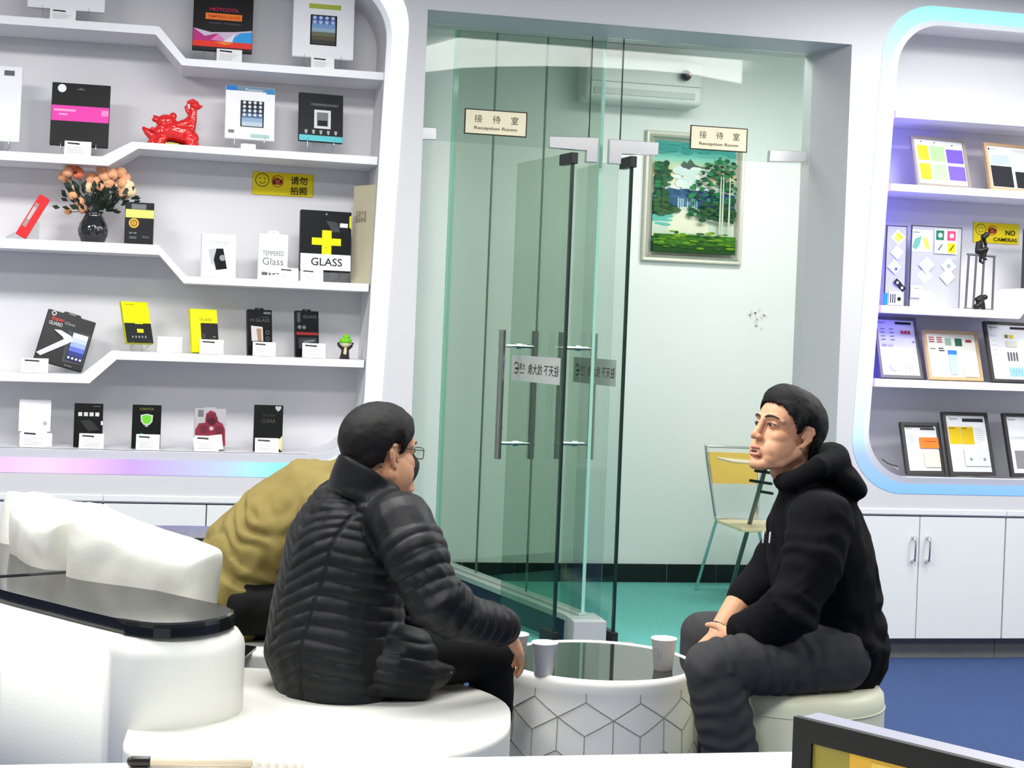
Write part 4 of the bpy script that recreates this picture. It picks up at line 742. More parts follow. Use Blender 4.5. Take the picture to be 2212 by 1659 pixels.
def panel(label, l, t_, r, b_, cards, Y=.2):
    c = wp((l+r)/2, b_, Y); s = sc((l+r)/2, Y); w, h = (r-l)/s, (b_-t_)/s; z = sz(T2, c.x)+.0005
    t = thing('sample_panel', label, 'display panel', (c.x, Y, z)); bm = bmesh.new(); box(bm, -w/2, 0, 0, w/2, .006, h); obj('board', bm, mat('grey_board', rgb(186, 188, 190), .3), t)
    bm = bmesh.new(); A = [(-w/2, 0), (w/2, 0), (w/2, h), (-w/2, h)]; e = .006; B = [(-w/2+e, e*.4), (w/2-e*.4, e*.4), (w/2-e*.4, h-e*.5), (-w/2+e, h-e*.5)]
    ring(bm, A, -.003, B, -.003); ring(bm, A, -.003, A, .0); obj('edging', bm, F_bk, t)
    for ci, (u, v, cw, ch, a, pr) in enumerate(cards):
        P = Print(cw*w, ch*w)
        for e in pr: getattr(P, {'r': 'rect', 'd': 'disc', 't': 'text', 'p': 'poly'}[e[0]])(*e[1:])
        P.done('sample_card', t, ((u-.5)*w, -.001-.0024*(ci % 4), (1-v)*h), (0, R(a), 0))
wcard = [('r', 0, 0, 1, 1, (238, 239, 240))]
panel('narrow grey panel of sample cards at the left of the shelf', 1906, 484, 1955, 659, [(.42, .20, .5, .5, 40, wcard + [('r', .15, .15, .85, .5, (222, 222, 40)), ('r', .2, .55, .8, .8, (206, 212, 60))]), (.4, .38, .45, .45, 40, wcard), (.3, .56, .5, .45, 40, wcard + [('r', .6, .4, .85, .7, (70, 110, 140))]), (.52, .73, .32, .24, 40, [('r', 0, 0, 1, 1, (36, 38, 46)), ('d', .5, .5, .2, (196, 198, 200), 10)]), (.78, .79, .32, .24, 40, [('r', 0, 0, 1, 1, (36, 38, 46)), ('d', .5, .5, .2, (196, 198, 200), 10)]), (.55, .98, .62, .6, 0, wcard + [('r', .1+.16*i, .2, .18+.16*i, .85, BLK) for i in range(3)] + [('d', .78, .55, .15, (30, 30, 32), 12)]), (.08, .98, .18, .5, 0, [('r', 0, 0, 1, 1, (30, 140, 230))])])
panel('wide grey panel of sample cards beside the thinker sculpture', 1957, 487, 2076, 664, [(.21, .32, .42, .4, 0, wcard + [('p', [(.08, .8), (.2, .4), (.5, .28), (.42, .7), (.25, .92)], (110, 178, 150)), ('p', [(.58, .3), (.8, .45), (.9, .85), (.72, .88), (.6, .6)], (226, 214, 90)), ('r', .1, .1, .4, .14, GREY)]), (.68, .18, .44, .22, 0, [('r', 0, 0, 1, 1, (236, 236, 238)), ('r', .06, .1, .42, .9, (30, 120, 88)), ('r', .56, .1, .94, .9, (206, 70, 110)), ('d', .25, .5, .1, WHT, 8), ('d', .76, .5, .1, WHT, 8)]), (.68, .33, .44, .22, 0, wcard + [('p', [(.14, .7), (.32, .2), (.36, .26), (.2, .76)], (90, 92, 96)), ('r', .58, .1, .94, .9, (226, 232, 30)), ('p', [(.66, .7), (.84, .2), (.88, .26), (.72, .76)], (90, 92, 20))]),
    (.24, .53, .22, .22, 45, wcard), (.22, .66, .22, .22, 45, wcard), (.68, .53, .22, .22, 45, wcard + [('d', .5, .5, .2, (150, 170, 170), 10)]), (.66, .66, .22, .22, 45, wcard), (.14, .88, .24, .22, 0, wcard + [('r', .3, .2, .7, .26, GREY)]), (.33, .94, .24, .22, 0, wcard)])
# thinker sculpture on a tubular frame
Y0 = .13; c = wp(2114, 668, Y0); s = sc(2114, Y0); k = 1/s; z0 = sz(T2, c.x)+.0005
t = thing('thinker_sculpture', 'dark frame sculpture with one figure seated on top and one at its foot', 'sculpture', (c.x, Y0, z0)); q = lambda px, py, y=0: Vector(((px-2114)*k, y, max(.002, (668-py)*k)))
M_bz = mat('dark_bronze', rgb(34, 30, 28), .35, .4); M_fr = mat('grey_iron', rgb(110, 108, 106), .45, .5)
bm = bmesh.new()
for a, b in (((2083, 667), (2086, 549)), ((2146, 667), (2146, 551)), ((2101, 667), (2104, 549)), ((2120, 667), (2122, 550)), ((2083, 549), (2147, 551)), ((2080, 667), (2147, 667))):
    tube(bm, [q(*a), q(*b)], 2.6*k, 8, dome=True)
obj('iron_frame', bm, M_fr, t)
def fig(pts, nm):
    bm = bmesh.new()
    for P_, r_ in pts: tube(bm, [q(*p) for p in P_], [x*k for x in r_], 10)
    me = blob(bm, .0016, 2); obj(nm, me, M_bz, t, smooth=True)
fig([([(2108, 540), (2110, 524), (2118, 512)], [8, 8.5, 7]), ([(2121, 508), (2126, 505)], [6, 6]), ([(2120, 515), (2125, 528), (2120, 538, -.006)], [4, 3.5, 3.5]), ([(2108, 541, -.006), (2124, 536, -.01)], [6, 5]), ([(2124, 536, -.01), (2119, 556, -.008), (2123, 558, -.012)], [4.5, 3.2, 3]), ([(2108, 543, .006), (2114, 546, -.004), (2112, 564, -.004), (2117, 566, -.008)], [6, 4.5, 3.2, 3])], 'seated_figure')
fig([([(2108, 660), (2110, 648), (2118, 642)], [9, 9, 7]), ([(2124, 641), (2128, 640)], [6, 6]), ([(2108, 660, -.006), (2122, 650, -.008), (2124, 664, -.008)], [6, 5, 4]), ([(2120, 648, -.01), (2122, 658, -.012)], [4, 4])], 'crouching_figure')
# item cut by the right edge, cable in the corner
c = wp(2224, 634, .15); t = thing('display_board', 'dark board edge cut by the right picture edge, beside the notice', 'display board', (c.x, .15, sz(T2, c.x)+.0005)); s = sc(2224, .15)
bm = bmesh.new(); box(bm, -18/s, 0, 0, .15, .015, 128/s, .002); obj('panel', bm, F_bk, t)
bm = bmesh.new(); Z = lambda px, py: wp(px, py, .09)
tube(bm, [Z(1906, 992), Z(1916, 1000), Z(1926, 1004), Z(1936, 1006), Z(1942, 1012)], .0022, 8); tagp(obj('cable', bm, M_steel_d, smooth=True), 'short cable end in the bottom left corner of the right niche', 'cable')
bm = bmesh.new(); a = Z(1938, 1013); ell(bm, a, (.008, .008, .008), sub=2); ell(bm, a+Vector((-.012, 0, .006)), (.005, .005, .004), sub=2); tagp(obj('cable_clip', bm, mat('grey_clip', rgb(150, 152, 154), .4), smooth=True), 'small grey clip on the cable end in the right niche', 'clip')
# ================================================================ sofa, pouf table, ottoman, desk
M_lea = mat('white_leather', rgb(226, 227, 219), .42, var=.03, vscale=4, bump=.12, bscale=160)
M_cus = mat('cream_cushion_leather', rgb(228, 229, 218), .5, var=.02, vscale=5, bump=.1, bscale=120)
M_tray = mat('gloss_black_lacquer', rgb(20, 20, 21), .13)
def cr(pts, n=8):                                                  # Catmull-Rom
    P_ = [Vector((*p, 0)) for p in pts]; out = []
    for i in range(len(P_)-1):
        a, b, c, d = P_[max(i-1, 0)], P_[i], P_[i+1], P_[min(i+2, len(P_)-1)]
        for k in range(n):
            t = k/n; out.append(.5*((2*b)+(c-a)*t+(2*a-5*b+4*c-d)*t*t+(3*b-a-3*c+d)*t**3))
    out.append(P_[-1]); return [(p.x, p.y) for p in out]
def strip(pts, hw, round0=True, round1=True):
    P_ = [Vector(p) for p in pts]; L, Rr = [], []; n = len(P_); h = hw if hasattr(hw, '__len__') else [hw]*n
    for i in range(n):
        t = (P_[min(i+1, n-1)]-P_[max(i-1, 0)]).normalized(); nn = Vector((-t.y, t.x)); L.append(P_[i]+nn*h[i]); Rr.append(P_[i]-nn*h[i])
    def cap(i, sg):
        t = (P_[1]-P_[0] if i == 0 else P_[-1]-P_[-2]).normalized()*sg; nn = Vector((-t.y, t.x)); return [P_[i]+nn*h[i]*math.cos(R(a))+t*h[i]*.75*math.sin(R(a)) for a in range(18, 180, 18)]
    out = L + ([p for p in reversed(cap(n-1, 1))][::-1] if round1 else []) + Rr[::-1] + (cap(0, -1) if round0 else [])
    return [tuple(p) for p in out]
def plan(loop): return [tuple(LD(a, b))[:2] for a, b in loop]
CEN = [(-.785, 3.82), (-.99, 3.99), (-1.26, 4.24), (-1.46, 4.55), (-1.5, 4.85), (-1.38, 5.12), (-1.12, 5.28), (-.85, 5.31), (-.62, 5.31)]
cl = cr(CEN, 8)
t = thing('corner_sofa', 'curved white leather sofa with glossy black ledge along its arm and back', 'sofa', LD(-.7, 4.4))
org = t.location.copy()
def sobj(name, bm, m, smooth=False, par=None):
    bmesh.ops.translate(bm, vec=-org, verts=bm.verts); return obj(name, bm, m, par or t, smooth)
def seatblk(corners, rad, z1, name):
    bm = bmesh.new(); slab(bm, plan(rnd_loop(corners, rad, 12)), .03, z1, .075, 5); return sobj(name, bm, M_lea, True)
seatblk([(.035, 3.42), (.035, 4.36), (-.97, 4.36), (-.82, 3.44)], [.44, .40, .05, .12], .445, 'seat')
seatblk([(-1.42, 4.42), (-.42, 4.62), (-.30, 5.18), (-1.42, 5.18)], [.1, .16, .16, .15], .445, 'seat')
bm = bmesh.new(); slab(bm, plan(strip(cl, .185)), 0, .655, .05, 4); sobj('arm_and_back', bm, M_lea, True)
k1, k2 = 17, 33
for a, b in ((0, k1), (k1, k2), (k2, len(cl)-1)):
    bm = bmesh.new(); seg_ = cl[a:b+1]; 
    if a == 0: seg_ = [(seg_[0][0]+.01, seg_[0][1]+.0)]+seg_[1:]
    slab(bm, plan(strip(seg_, .155, a == 0, b == len(cl)-1)), .657 if a != k1 else .6605, .69 if a != k1 else .6935, .012, 2); sobj('ledge', bm, M_tray)
def pillow(name, label, c, ax, up, w, h, th, group=None, m=None, puff=.75):
    ax = ax.normalized(); up = (up-ax*up.dot(ax)).normalized(); nn = ax.cross(up); bm = bmesh.new(); n = 22
    def pt(i, j, s):
        u, v = -1+2*i/n, -1+2*j/n; e = (1-abs(u)**3.2)*(1-abs(v)**3.2); q = th/2*(.28+.72*max(0, e)**.45)
        pin = 1-.05*(1-abs(v))*abs(u)**4-.0*abs(u); pv = 1-.07*(1-abs(u)**2)*abs(v)**4
        rr_ = 1-.035*(abs(u)*abs(v))**6
        wr = .006*noise.noise(Vector((u*3, v*3, s*2+w*10)))+.004*math.sin(14*u+6*v)*max(0, abs(u)-.5)
        return c+ax*(u*w/2*pin*rr_)+up*(v*h/2*pv*rr_)+nn*(s*(q+wr))
    F_ = [[bm.verts.new(pt(i, j, 1)) for j in range(n+1)] for i in range(n+1)]; B_2 = [[bm.verts.new(pt(i, j, -1)) for j in range(n+1)] for i in range(n+1)]
    for i in range(n):
        for j in range(n):
            bm.faces.new((F_[i][j], F_[i+1][j], F_[i+1][j+1], F_[i][j+1])); bm.faces.new((B_2[i][j], B_2[i][j+1], B_2[i+1][j+1], B_2[i+1][j]))
    bd = [(i, 0) for i in range(n)]+[(n, j) for j in range(n)]+[(n-i, n) for i in range(n)]+[(0, n-j) for j in range(n)]
    for k in range(len(bd)):
        a, b = bd[k], bd[(k+1) % len(bd)]; bm.faces.new((F_[a[0]][a[1]], B_2[a[0]][a[1]], B_2[b[0]][b[1]], F_[b[0]][b[1]]))
    me = mod_apply(bm, [('SUBSURF', dict(levels=1))]); displace(me, lambda co, no: nz(co, 7, .006)+nz(co, 30, .0012))
    for v in me.vertices: v.co -= c
    o = obj(name, me, m or M_cus, smooth=True, loc=c); return tagp(o, label, 'cushion', group)
cg = 'loose cushions on the white sofa'
def lv(l, d, z=0): return l*R0+d*FW+Vector((0, 0, z))
pillow('sofa_cushion', 'large cream cushion nearest the black arm ledge', LD(-.985, 4.28, .625), lv(.86, -.42, -.20), lv(-.06, -.14, 1), .48, .47, .20, cg)
pillow('sofa_cushion', 'puffy cream cushion behind the large one, leaning left', LD(-1.285, 4.58, .62), lv(.5, -.8, -.06), lv(-.30, .05, 1), .46, .50, .20, cg)
pillow('sofa_cushion', 'hindmost cream cushion, only its top edge showing', LD(-1.42, 4.92, .62), lv(.75, .5, -.15), lv(-.1, .1, 1), .34, .44, .16, cg)
pillow('sofa_cushion', 'small white cushion on the sofa by the olive jacket hem', LD(-.70, 5.05, .56), lv(1, .1, 0), lv(0, .3, 1), .30, .22, .10, cg)
a, b, c = wz(505, 1388, .45), wz(553, 1396, .45), wz(520, 1424, .45)
t = thing('tablet', 'black tablet lying on the white sofa seat, mostly hidden by the arm', 'tablet', wz(510, 1402, .446))
bm = bmesh.new(); slab(bm, [(p.x-t.location.x, p.y-t.location.y) for p in (wz(554, 1399, .45), wz(522, 1427, .45), wz(440, 1412, .45), wz(470, 1386, .45))], .0, .008, .002); obj('body', bm, M_tray, t)
# ---------------------------------------------------------------- pouf table
TC = LD(.285, 4.58); TR, TH_ = .300, .46
t = thing('coffee_table', 'round white padded pouf table with stitched cubes and black glass top', 'table', TC)
M_pad = mat('white_padded_leather', rgb(236, 236, 230), .5, bump=.08, bscale=150)
def rad_at(z): return TR*(.965+.035*math.sin(PI*min(1, max(0, z/.43))))
bm = bmesh.new(); lathe(bm, [(TR*.93, 0.0)]+[(rad_at(z), z) for z in np.linspace(.02, .42, 12)]+[(TR*.985, .445), (TR*.965, .457), (TR*.94, TH_+.003), (TR*.915, TH_-.001), (TR*.912, TH_-.008), (.0, TH_-.008)], 72); obj('body', bm, M_pad, t, smooth=True)
bm = bmesh.new(); lathe(bm, [(0, TH_-.0075), (TR*.91, TH_-.0075), (TR*.91, TH_-.002), (TR*.905, TH_-.0012), (0, TH_-.0012)], 72); obj('glass_top', bm, mat('black_glass_top', rgb(34, 36, 35), .03, spec=.9), t)
bm = bmesh.new(); wst = 2*PI*TR/12; aa = wst/math.sqrt(3); segs = []
zt = .402
for r_ in range(4):
    z0 = zt-1.5*aa*r_
    for i in range(12):
        s0 = (i+.5*(r_ % 2)+.32)*wst; T_, L_, R_, B_1 = (s0, z0), (s0-wst/2, z0-aa/2), (s0+wst/2, z0-aa/2), (s0, z0-aa)
        segs += [(T_, L_), (T_, R_), (L_, B_1), (R_, B_1), (B_1, (s0, z0-2*aa)), (L_, (s0-wst/2, z0-1.5*aa))]
        if r_ == 0: segs.append((T_, (s0, .44)))
for (a, b) in segs:
    if min(a[1], b[1]) < -.02 and max(a[1], b[1]) < .01: continue
    n = 6; P_ = []
    for k in range(n+1):
        s_, z_ = a[0]+(b[0]-a[0])*k/n, max(.003, a[1]+(b[1]-a[1])*k/n); rr_ = rad_at(z_)+.0002; P_.append((rr_*math.cos(s_/TR), rr_*math.sin(s_/TR), z_))
    if (Vector(P_[0])-Vector(P_[-1])).length > .01: tube(bm, P_, .0016, 5, dome=False)
obj('stitching', bm, mat('grey_stitching', rgb(150, 147, 140), .7), t)
def cup(label, px, py, rot):
    p = wz(px, py, TH_-.0012); t = thing('paper_cup', label, 'cup', (p.x, p.y, TH_-.001), (0, 0, rot), 'paper cups on the pouf table')
    bm = bmesh.new(); lathe(bm, [(.0255, 0), (.0265, 0.0), (.0355, .086), (.0372, .0865), (.0376, .0885), (.0366, .0903), (.035, .089), (.0258, .006), (0, .006)], 40); obj('body', bm, mat('white_paper', rgb(248, 248, 246), .55), t, smooth=True)
    bm = bmesh.new(); ink = pc(70, 70, 72)
    def on(u, z, k=1.0006): r = .0265+(.009*z/.086)+.0004; return (r*math.cos(u), r*math.sin(u), z)
    for z0_, z1_, u0, u1 in ((.060, .064, -.15, .25), (.040, .062, -.02, .07), (.036, .040, -.25, .05), (.046, .050, .05, .3), (.03, .036, .1, .2)):
        bm.faces.new([bm.verts.new(on(*q)) for q in ((u0, z0_), (u1, z0_), (u1, z1_), (u0, z1_))])
    for k in range(14):
        a0, a1 = 2*PI*k/14, 2*PI*(k+1)/14
        if k in (2, 3): continue
        bm.faces.new([bm.verts.new(on(.05+.42*math.cos(a)*s_, .05+.016*math.sin(a)*s_)) for a, s_ in ((a0, 1), (a1, 1), (a1, .88), (a0, .88))])
    obj('printed_logo', bm, mat('cup_print', rgb(132, 132, 134), .6), t)
cup('white paper cup at the middle front of the pouf table', 1174, 1457, -.35)
cup('white paper cup at the right of the pouf table, before the hooded man', 1432, 1446, -2.45)
cup('white paper cup half hidden by the hand on the knee, pouf table left', 1112, 1437, -1.2)
# ---------------------------------------------------------------- ottoman
OC = LD(.838, 4.45)
t = thing('ottoman', 'round pale cream leather ottoman under the hooded man', 'ottoman', OC); OR2 = .25; OH = .455
bm = bmesh.new(); lathe(bm, [(OR2*.97, 0), (OR2, .02), (OR2, OH-.05), (OR2*.985, OH-.02), (OR2*.93, OH-.004), (OR2*.85, OH), (0, OH+.004)], 64); obj('body', bm, mat('pale_yellow_leather', rgb(232, 234, 204), .42, var=.03), t, smooth=True)
bm = bmesh.new(); bmesh.ops.create_circle(bm, segments=8, radius=.001)
bm.clear(); n = 64; pts = [Vector(((OR2+.0005)*math.cos(2*PI*i/n), (OR2+.0005)*math.sin(2*PI*i/n), OH-.055)) for i in range(n+1)]; tube(bm, pts, .002, 6, dome=False); obj('piping', bm, mat('pale_piping', rgb(222, 224, 196), .5), t, smooth=True)
# ---------------------------------------------------------------- foreground desk, pen, framed display
e1, e2 = wz(0, 1652, .9), wz(1748, 1620, .9); ye = (e1.y+e2.y)/2
t = thing('desk', 'white desk top along the bottom edge of the picture', 'desk', (0, ye-.4, 0))
bm = bmesh.new(); box(bm, -1.0, -.35, .86, e2.x+.005, .4, .9, .004); obj('worktop', bm, mat('white_laminate', rgb(244, 244, 242), .35), t)
bm = bmesh.new(); box(bm, -.98, .33, 0, e2.x-.02, .36, .859); obj('front_panel', bm, M_cab, t)
for x in (-.98, e2.x-.05): bm = bmesh.new(); box(bm, x, -.33, 0, x+.03, .32, .859); obj('side_panel', bm, M_cab, t)
a, b, c, d = wz(286, 1645, .9065), wz(320, 1645, .9065), wz(545, 1648, .9065), wz(660, 1655, .9065)
t = thing('pen', 'beige pen with a black cap lying on the desk edge', 'pen', a); o0 = t.location.copy()
bm = bmesh.new(); tube(bm, [a-o0, b-o0], .0062, 14); obj('cap', bm, mat('black_plastic', rgb(24, 22, 20), .35), t, smooth=True)
bm = bmesh.new(); tube(bm, [b-o0, c-o0], .0055, 14, dome=False); obj('barrel', bm, mat('beige_plastic', rgb(232, 218, 190), .35), t, smooth=True)
bm = bmesh.new()
for i in range(6): ell(bm, (c-o0).lerp(d-o0, (i+.5)/6), (.0062, .0062, .0062), sub=2)
obj('bead_grip', bm, mat('pale_beads', rgb(238, 234, 222), .3), t, smooth=True)
A0 = LD(.293, 1.555); ex = (lv(.70, -.714)).normalized(); ey = lv(.714, .70).normalized()
t = thing('table_display', 'black framed tabletop display with a yellow picture, bottom right corner', 'display frame', (A0.x, A0.y, .9), (0, 0, math.atan2(ex.y, ex.x)))
HH = .133; LN = .46
bm = bmesh.new(); A = [(0, 0), (LN, 0), (LN, HH), (0, HH)]; B = [(.022, .02), (LN-.022, .02), (LN-.022, HH-.022), (.022, HH-.022)]
ring(bm, A, 0, B, .0); ring(bm, A, 0, A, .008); ring(bm, B, 0, B, .004); obj('frame', bm, mat('black_frame_plastic', rgb(18, 17, 17), .45, spec=.25), t)
bm = bmesh.new(); box(bm, .0, .0085, 0, LN, .042, HH-.001, .003); obj('casing', bm, mat('grey_casing', rgb(150, 150, 164), .3), t)
P = Print(LN-.044, HH-.042, .0002); P.rect(0, 0, 1, 1, (226, 178, 60)).rect(0, 0, .1, .7, (150, 140, 60)).rect(.16, .05, .3, .5, (240, 200, 90)).rect(.34, .3, .7, .9, (206, 150, 40)); P.done('picture', t, (LN/2, .004, .02))
# ================================================================ people
M_skin = mat('skin', rgb(208, 156, 122), .5, spec=.3, var=.05, vscale=25, sub=.12, bump=.06, bscale=220)
M_hair = mat('black_hair', rgb(11, 10, 10), .6, spec=.25, var=.5, vscale=120, bump=.4, bscale=420)
M_jack = mat('black_quilted_nylon', rgb(15, 16, 19), .5, spec=.25, var=.1, vscale=14, bump=.1, bscale=240)
M_hood = mat('black_cotton_fleece', rgb(11, 11, 14), .9, spec=.15, var=.12, vscale=30, bump=.25, bscale=320)
M_trs_b = mat('black_trousers', rgb(11, 11, 12), .8, spec=.2, var=.12, vscale=20)
M_trs_g = mat('charcoal_trousers', rgb(60, 60, 61), .85, spec=.2, var=.12, vscale=60, bump=.15, bscale=300)
M_olive = mat('olive_cotton', rgb(122, 109, 62), .85, spec=.2, var=.08, vscale=12, bump=.2, bscale=200)
M_lip = mat('lip', rgb(168, 92, 84), .5, spec=.25); M_shoe = mat('dark_shoe', rgb(28, 28, 30), .5)
class HF:                                                          # head frame: x forward, y left, z up, origin between the ears
    def __init__(s, c, yaw_lat, yaw_d, pitch=0, k=1.0, tilt=0):
        f = lv(yaw_lat, yaw_d).normalized(); u = Vector((0, 0, 1)); l = u.cross(f)
        f2 = f*math.cos(R(pitch))+u*math.sin(R(pitch)); u2 = u*math.cos(R(pitch))-f*math.sin(R(pitch))
        l2 = l*math.cos(R(tilt))+u2*math.sin(R(tilt)); u3 = u2*math.cos(R(tilt))-l*math.sin(R(tilt))
        s.M = Matrix((f2, l2, u3)).transposed(); s.c = c; s.k = k
    def __call__(s, x, y, z): return s.c+s.M @ Vector((x, y, z))*s.k
    def loc(s, co): return (co-np.array(s.c)) @ np.array(s.M)/s.k
def head_prims(bm, H, fat=0, open_mouth=0):
    k = H.k; E = lambda c, r: ell(bm, H(*c), tuple(x*k for x in r), H.M)
    Tb = lambda P_, r, **q: tube(bm, [H(*p) for p in P_], [x*k for x in r], **q)
    E((-.010, 0, .036), (.096, .075, .082)); E((.035, 0, .038), (.058, .066, .062)); E((.040, 0, -.035), (.052, .058, .070))
    for s in (-1, 1):
        E((.050, s*.042, -.022), (.034, .024, .026)); Tb([(.0, s*.056, -.050), (.035, s*.046, -.085), (.078, s*.014, -.106)], [.019, .020, .016])
        Tb([(.090, s*.010, .028), (.084, s*.034, .031), (.066, s*.055, .022)], [.008, .009, .005])
        E((.103, s*.012, -.033), (.011, .009, .008)); E((.077, s*.031, .008), (.013, .017, .011))
        E((.056, s*.024, -.060), (.036, .034, .038)); E((.036, s*.040, -.055), (.038, .026, .040))
    E((.082, 0, -.106), (.017, .022, .016))
    if fat:
        for s in (-1, 1): E((.034, s*(.044+.004*(fat == 1)), -.050), (.046, .026, .048)); E((.05, s*.03, -.083), (.035, .026, .024))
    Tb([(.092, 0, .024), (.099, 0, -.003), (.108, 0, -.027)], [.009, .0096, .0128]); E((.088, 0, -.068), (.012, .026, .018))
    E((.097, 0, -.063), (.0085, .020, .006)); E((.095, 0, -.080-open_mouth), (.0095, .018, .0075))
def ear(bm, H, s):
    k = H.k; c = (-.012, s*.073, -.004)
    P_ = [(.001, s*.071, -.030), (-.010, s*.077, -.022), (-.022, s*.083, -.004), (-.026, s*.086, .012), (-.019, s*.085, .025), (-.007, s*.080, .027), (.001, s*.075, .020), (.002, s*.072, .010)]
    tube(bm, [H(*p) for p in P_], [x*k for x in (.0062, .0066, .0054, .005, .005, .0048, .0042, .0036)], 8)
    ell(bm, H(-.011, s*.076, .002), (.013*k, .004*k, .023*k), H.M, 2); tube(bm, [H(-.013, s*.080, -.012), (H(-.016, s*.082, .006)), H(-.010, s*.080, .015)], .004*k, 8)
    ell(bm, H(.004, s*.075, -.004), (.005*k, .004*k, .008*k), H.M, 2); ell(bm, H(-.004, s*.078, -.028), (.008*k, .0048*k, .009*k), H.M, 2)
HX = [-.13, -.085, -.06, -.04, -.03, -.012, .008, .012, .026, .034, .05, .070, .085, .12]
HZ = [-.080, -.078, -.066, -.045, .005, .028, .030, -.002, .003, .022, .036, .060, .068, .072]
def hair_from(H, top=.012, front=.0, nape=0, seed=0, vox=.0045):
    bm = bmesh.new(); k = H.k; E = lambda c, r: ell(bm, H(*c), tuple(x*k for x in r), H.M, 4)
    E((-.010, 0, .036), (.097, .0765, .084)); E((.035, 0, .038), (.059, .067, .064)); tube(bm, [H(-.020, 0, .0), H(-.028, 0, -.045), H(-.034, 0, -.085)], [.074*k, .062*k, .054*k], 18)
    me = blob(bm, vox, 5); n = len(me.vertices); co = np.empty(n*3); no = np.empty(n*3); me.vertices.foreach_get('co', co); me.vertices.foreach_get('normal', no)
    co = co.reshape(-1, 3); no = no.reshape(-1, 3); L = H.loc(co); zm = np.interp(L[:, 0], HX, HZ)+nape*(L[:, 0] < -.04)+.003*np.array([noise.noise(Vector(p)*70) for p in L])
    d = (L[:, 2]-zm)/.035; keep = d > 0
    tck = .002+np.clip(d, 0, 1)**.6*top*np.interp(L[:, 0], [-.08, .02], [.65, 1])+front*np.clip((L[:, 0]-.0)/.07, 0, 1)*np.clip((L[:, 2]-.075)/.03, 0, 1)
    tck += np.array([noise.noise(Vector(p)*55+Vector((seed, 0, 0)))*.0014+noise.noise(Vector(p)*150)*.0008 for p in L])*np.clip(d*1.5, 0, 1)
    co2 = co+no*(np.where(keep, tck, -.006)*k)[:, None]; me.vertices.foreach_set('co', co2.ravel())
    b2 = bmesh.new(); b2.from_mesh(me); b2.verts.ensure_lookup_table(); dead = [v for i, v in enumerate(b2.verts) if not keep[i]]
    bmesh.ops.delete(b2, geom=dead, context='VERTS')
    return mod_apply(b2, [('SOLIDIFY', dict(thickness=.006, offset=-1))])
def hand(bm, wrist, d, pn, th_side, L=.18, curl=(25, 35, 25), spread=.0, thumb=40):
    """palm, four fingers and thumb; d: direction of the hand, pn: the way the palm faces, th_side: towards the thumb"""
    d = d.normalized(); pn = (pn-d*pn.dot(d)).normalized(); s = th_side-d*th_side.dot(d)-pn*th_side.dot(pn); s.normalize(); k = L/.185
    tube(bm, [wrist-d*.03*k, wrist, wrist+d*.035*k, wrist+d*.07*k, wrist+d*.09*k], [.027*k, .027*k, .036*k, .041*k, .038*k], 14, side=s, fl=[.72, .7, .5, .42, .36])
    for i, (off, ln) in enumerate(((.030, .90), (.010, 1.0), (-.010, .95), (-.029, .76))):
        p = wrist+d*(.088-.004*abs(i-1.2))*k+s*off*k; v = (d+s*spread*(1.5-i)).normalized(); pts = [p-v*.02*k, p]; a = 0
        for seg, cu in zip((.044, .027, .021), curl):
            a += cu; p = p+(v*math.cos(R(a))+pn*math.sin(R(a)))*seg*ln*k; pts.append(p)
        tube(bm, pts, [.0088*k, .0092*k, .0084*k, .0076*k, .0062*k], 10)
    p0 = wrist+d*.022*k+s*.026*k+pn*.006*k; v = (d*math.cos(R(thumb))+s*math.sin(R(thumb))+pn*.25).normalized(); p1 = p0+v*.045*k; v2 = (v+d*.5).normalized(); p2 = p1+v2*.033*k; p3 = p2+(v2+d*.3).normalized()*.026*k
    tube(bm, [p0, p1, p2, p3], [.0145*k, .0115*k, .0098*k, .0075*k], 10)
def seg_param(co, P_):                                             # distance to a polyline and length along it
    best = np.full(len(co), 9e9); u = np.zeros(len(co)); acc = 0
    for a, b in zip(P_, P_[1:]):
        a_, b_ = np.array(a), np.array(b); L = np.linalg.norm(b_-a_); t = np.clip(((co-a_) @ (b_-a_))/L**2, 0, 1); dd = np.linalg.norm(co-a_-t[:, None]*(b_-a_), axis=1)
        m = dd < best; best[m] = dd[m]; u[m] = acc+t[m]*L; acc += L
    return best, u
def folds(me, amp, s, seed=0, stretch=(1, 1, 1)):
    displace(me, lambda co, no: np.array([noise.noise(Vector((p[0]*stretch[0], p[1]*stretch[1], p[2]*stretch[2]))*s+Vector((seed, 0, 0))) for p in co])*amp+np.array([noise.noise(Vector(p)*s*2.7+Vector((seed, 3, 0))) for p in co])*amp*.4)
def crease(me, P_, lam, amp, rmax=.11, skew=2.2, seed=0):           # cloth creases across a limb
    def fn(co, no):
        dd, u = seg_param(co, P_); ph = np.array([noise.noise(Vector(p)*9+Vector((seed, 0, 0))) for p in co]); w = np.clip((rmax-dd)/.03, 0, 1)
        return w*amp*np.sin(2*PI*u/lam+ph*skew*2.5)*np.clip(.5+ph, 0, 1)
    displace(me, fn)
def shoe(par, ank, fw):
    bm = bmesh.new(); fw = fw.normalized(); b = Vector((ank.x, ank.y, 0)); sd = Vector((-fw.y, fw.x, 0))
    tube(bm, [b-fw*.055+Vector((0, 0, .045)), b+fw*.03+Vector((0, 0, .048)), b+fw*.11+Vector((0, 0, .036)), b+fw*.175+Vector((0, 0, .03))], [.036, .041, .047, .034], 16, side=sd, fl=[1, .95, .62, .6]); tube(bm, [ank+Vector((0, 0, .03)), b+Vector((0, 0, .06))], [.045, .042], 14)
    me = blob(bm, .006, 3)
    for v in me.vertices: v.co.z = max(.001, v.co.z)
    obj('shoe', me, M_shoe, par, smooth=True)
def limb(bm, P_, r, **k): tube(bm, P_, r, 16, **k)
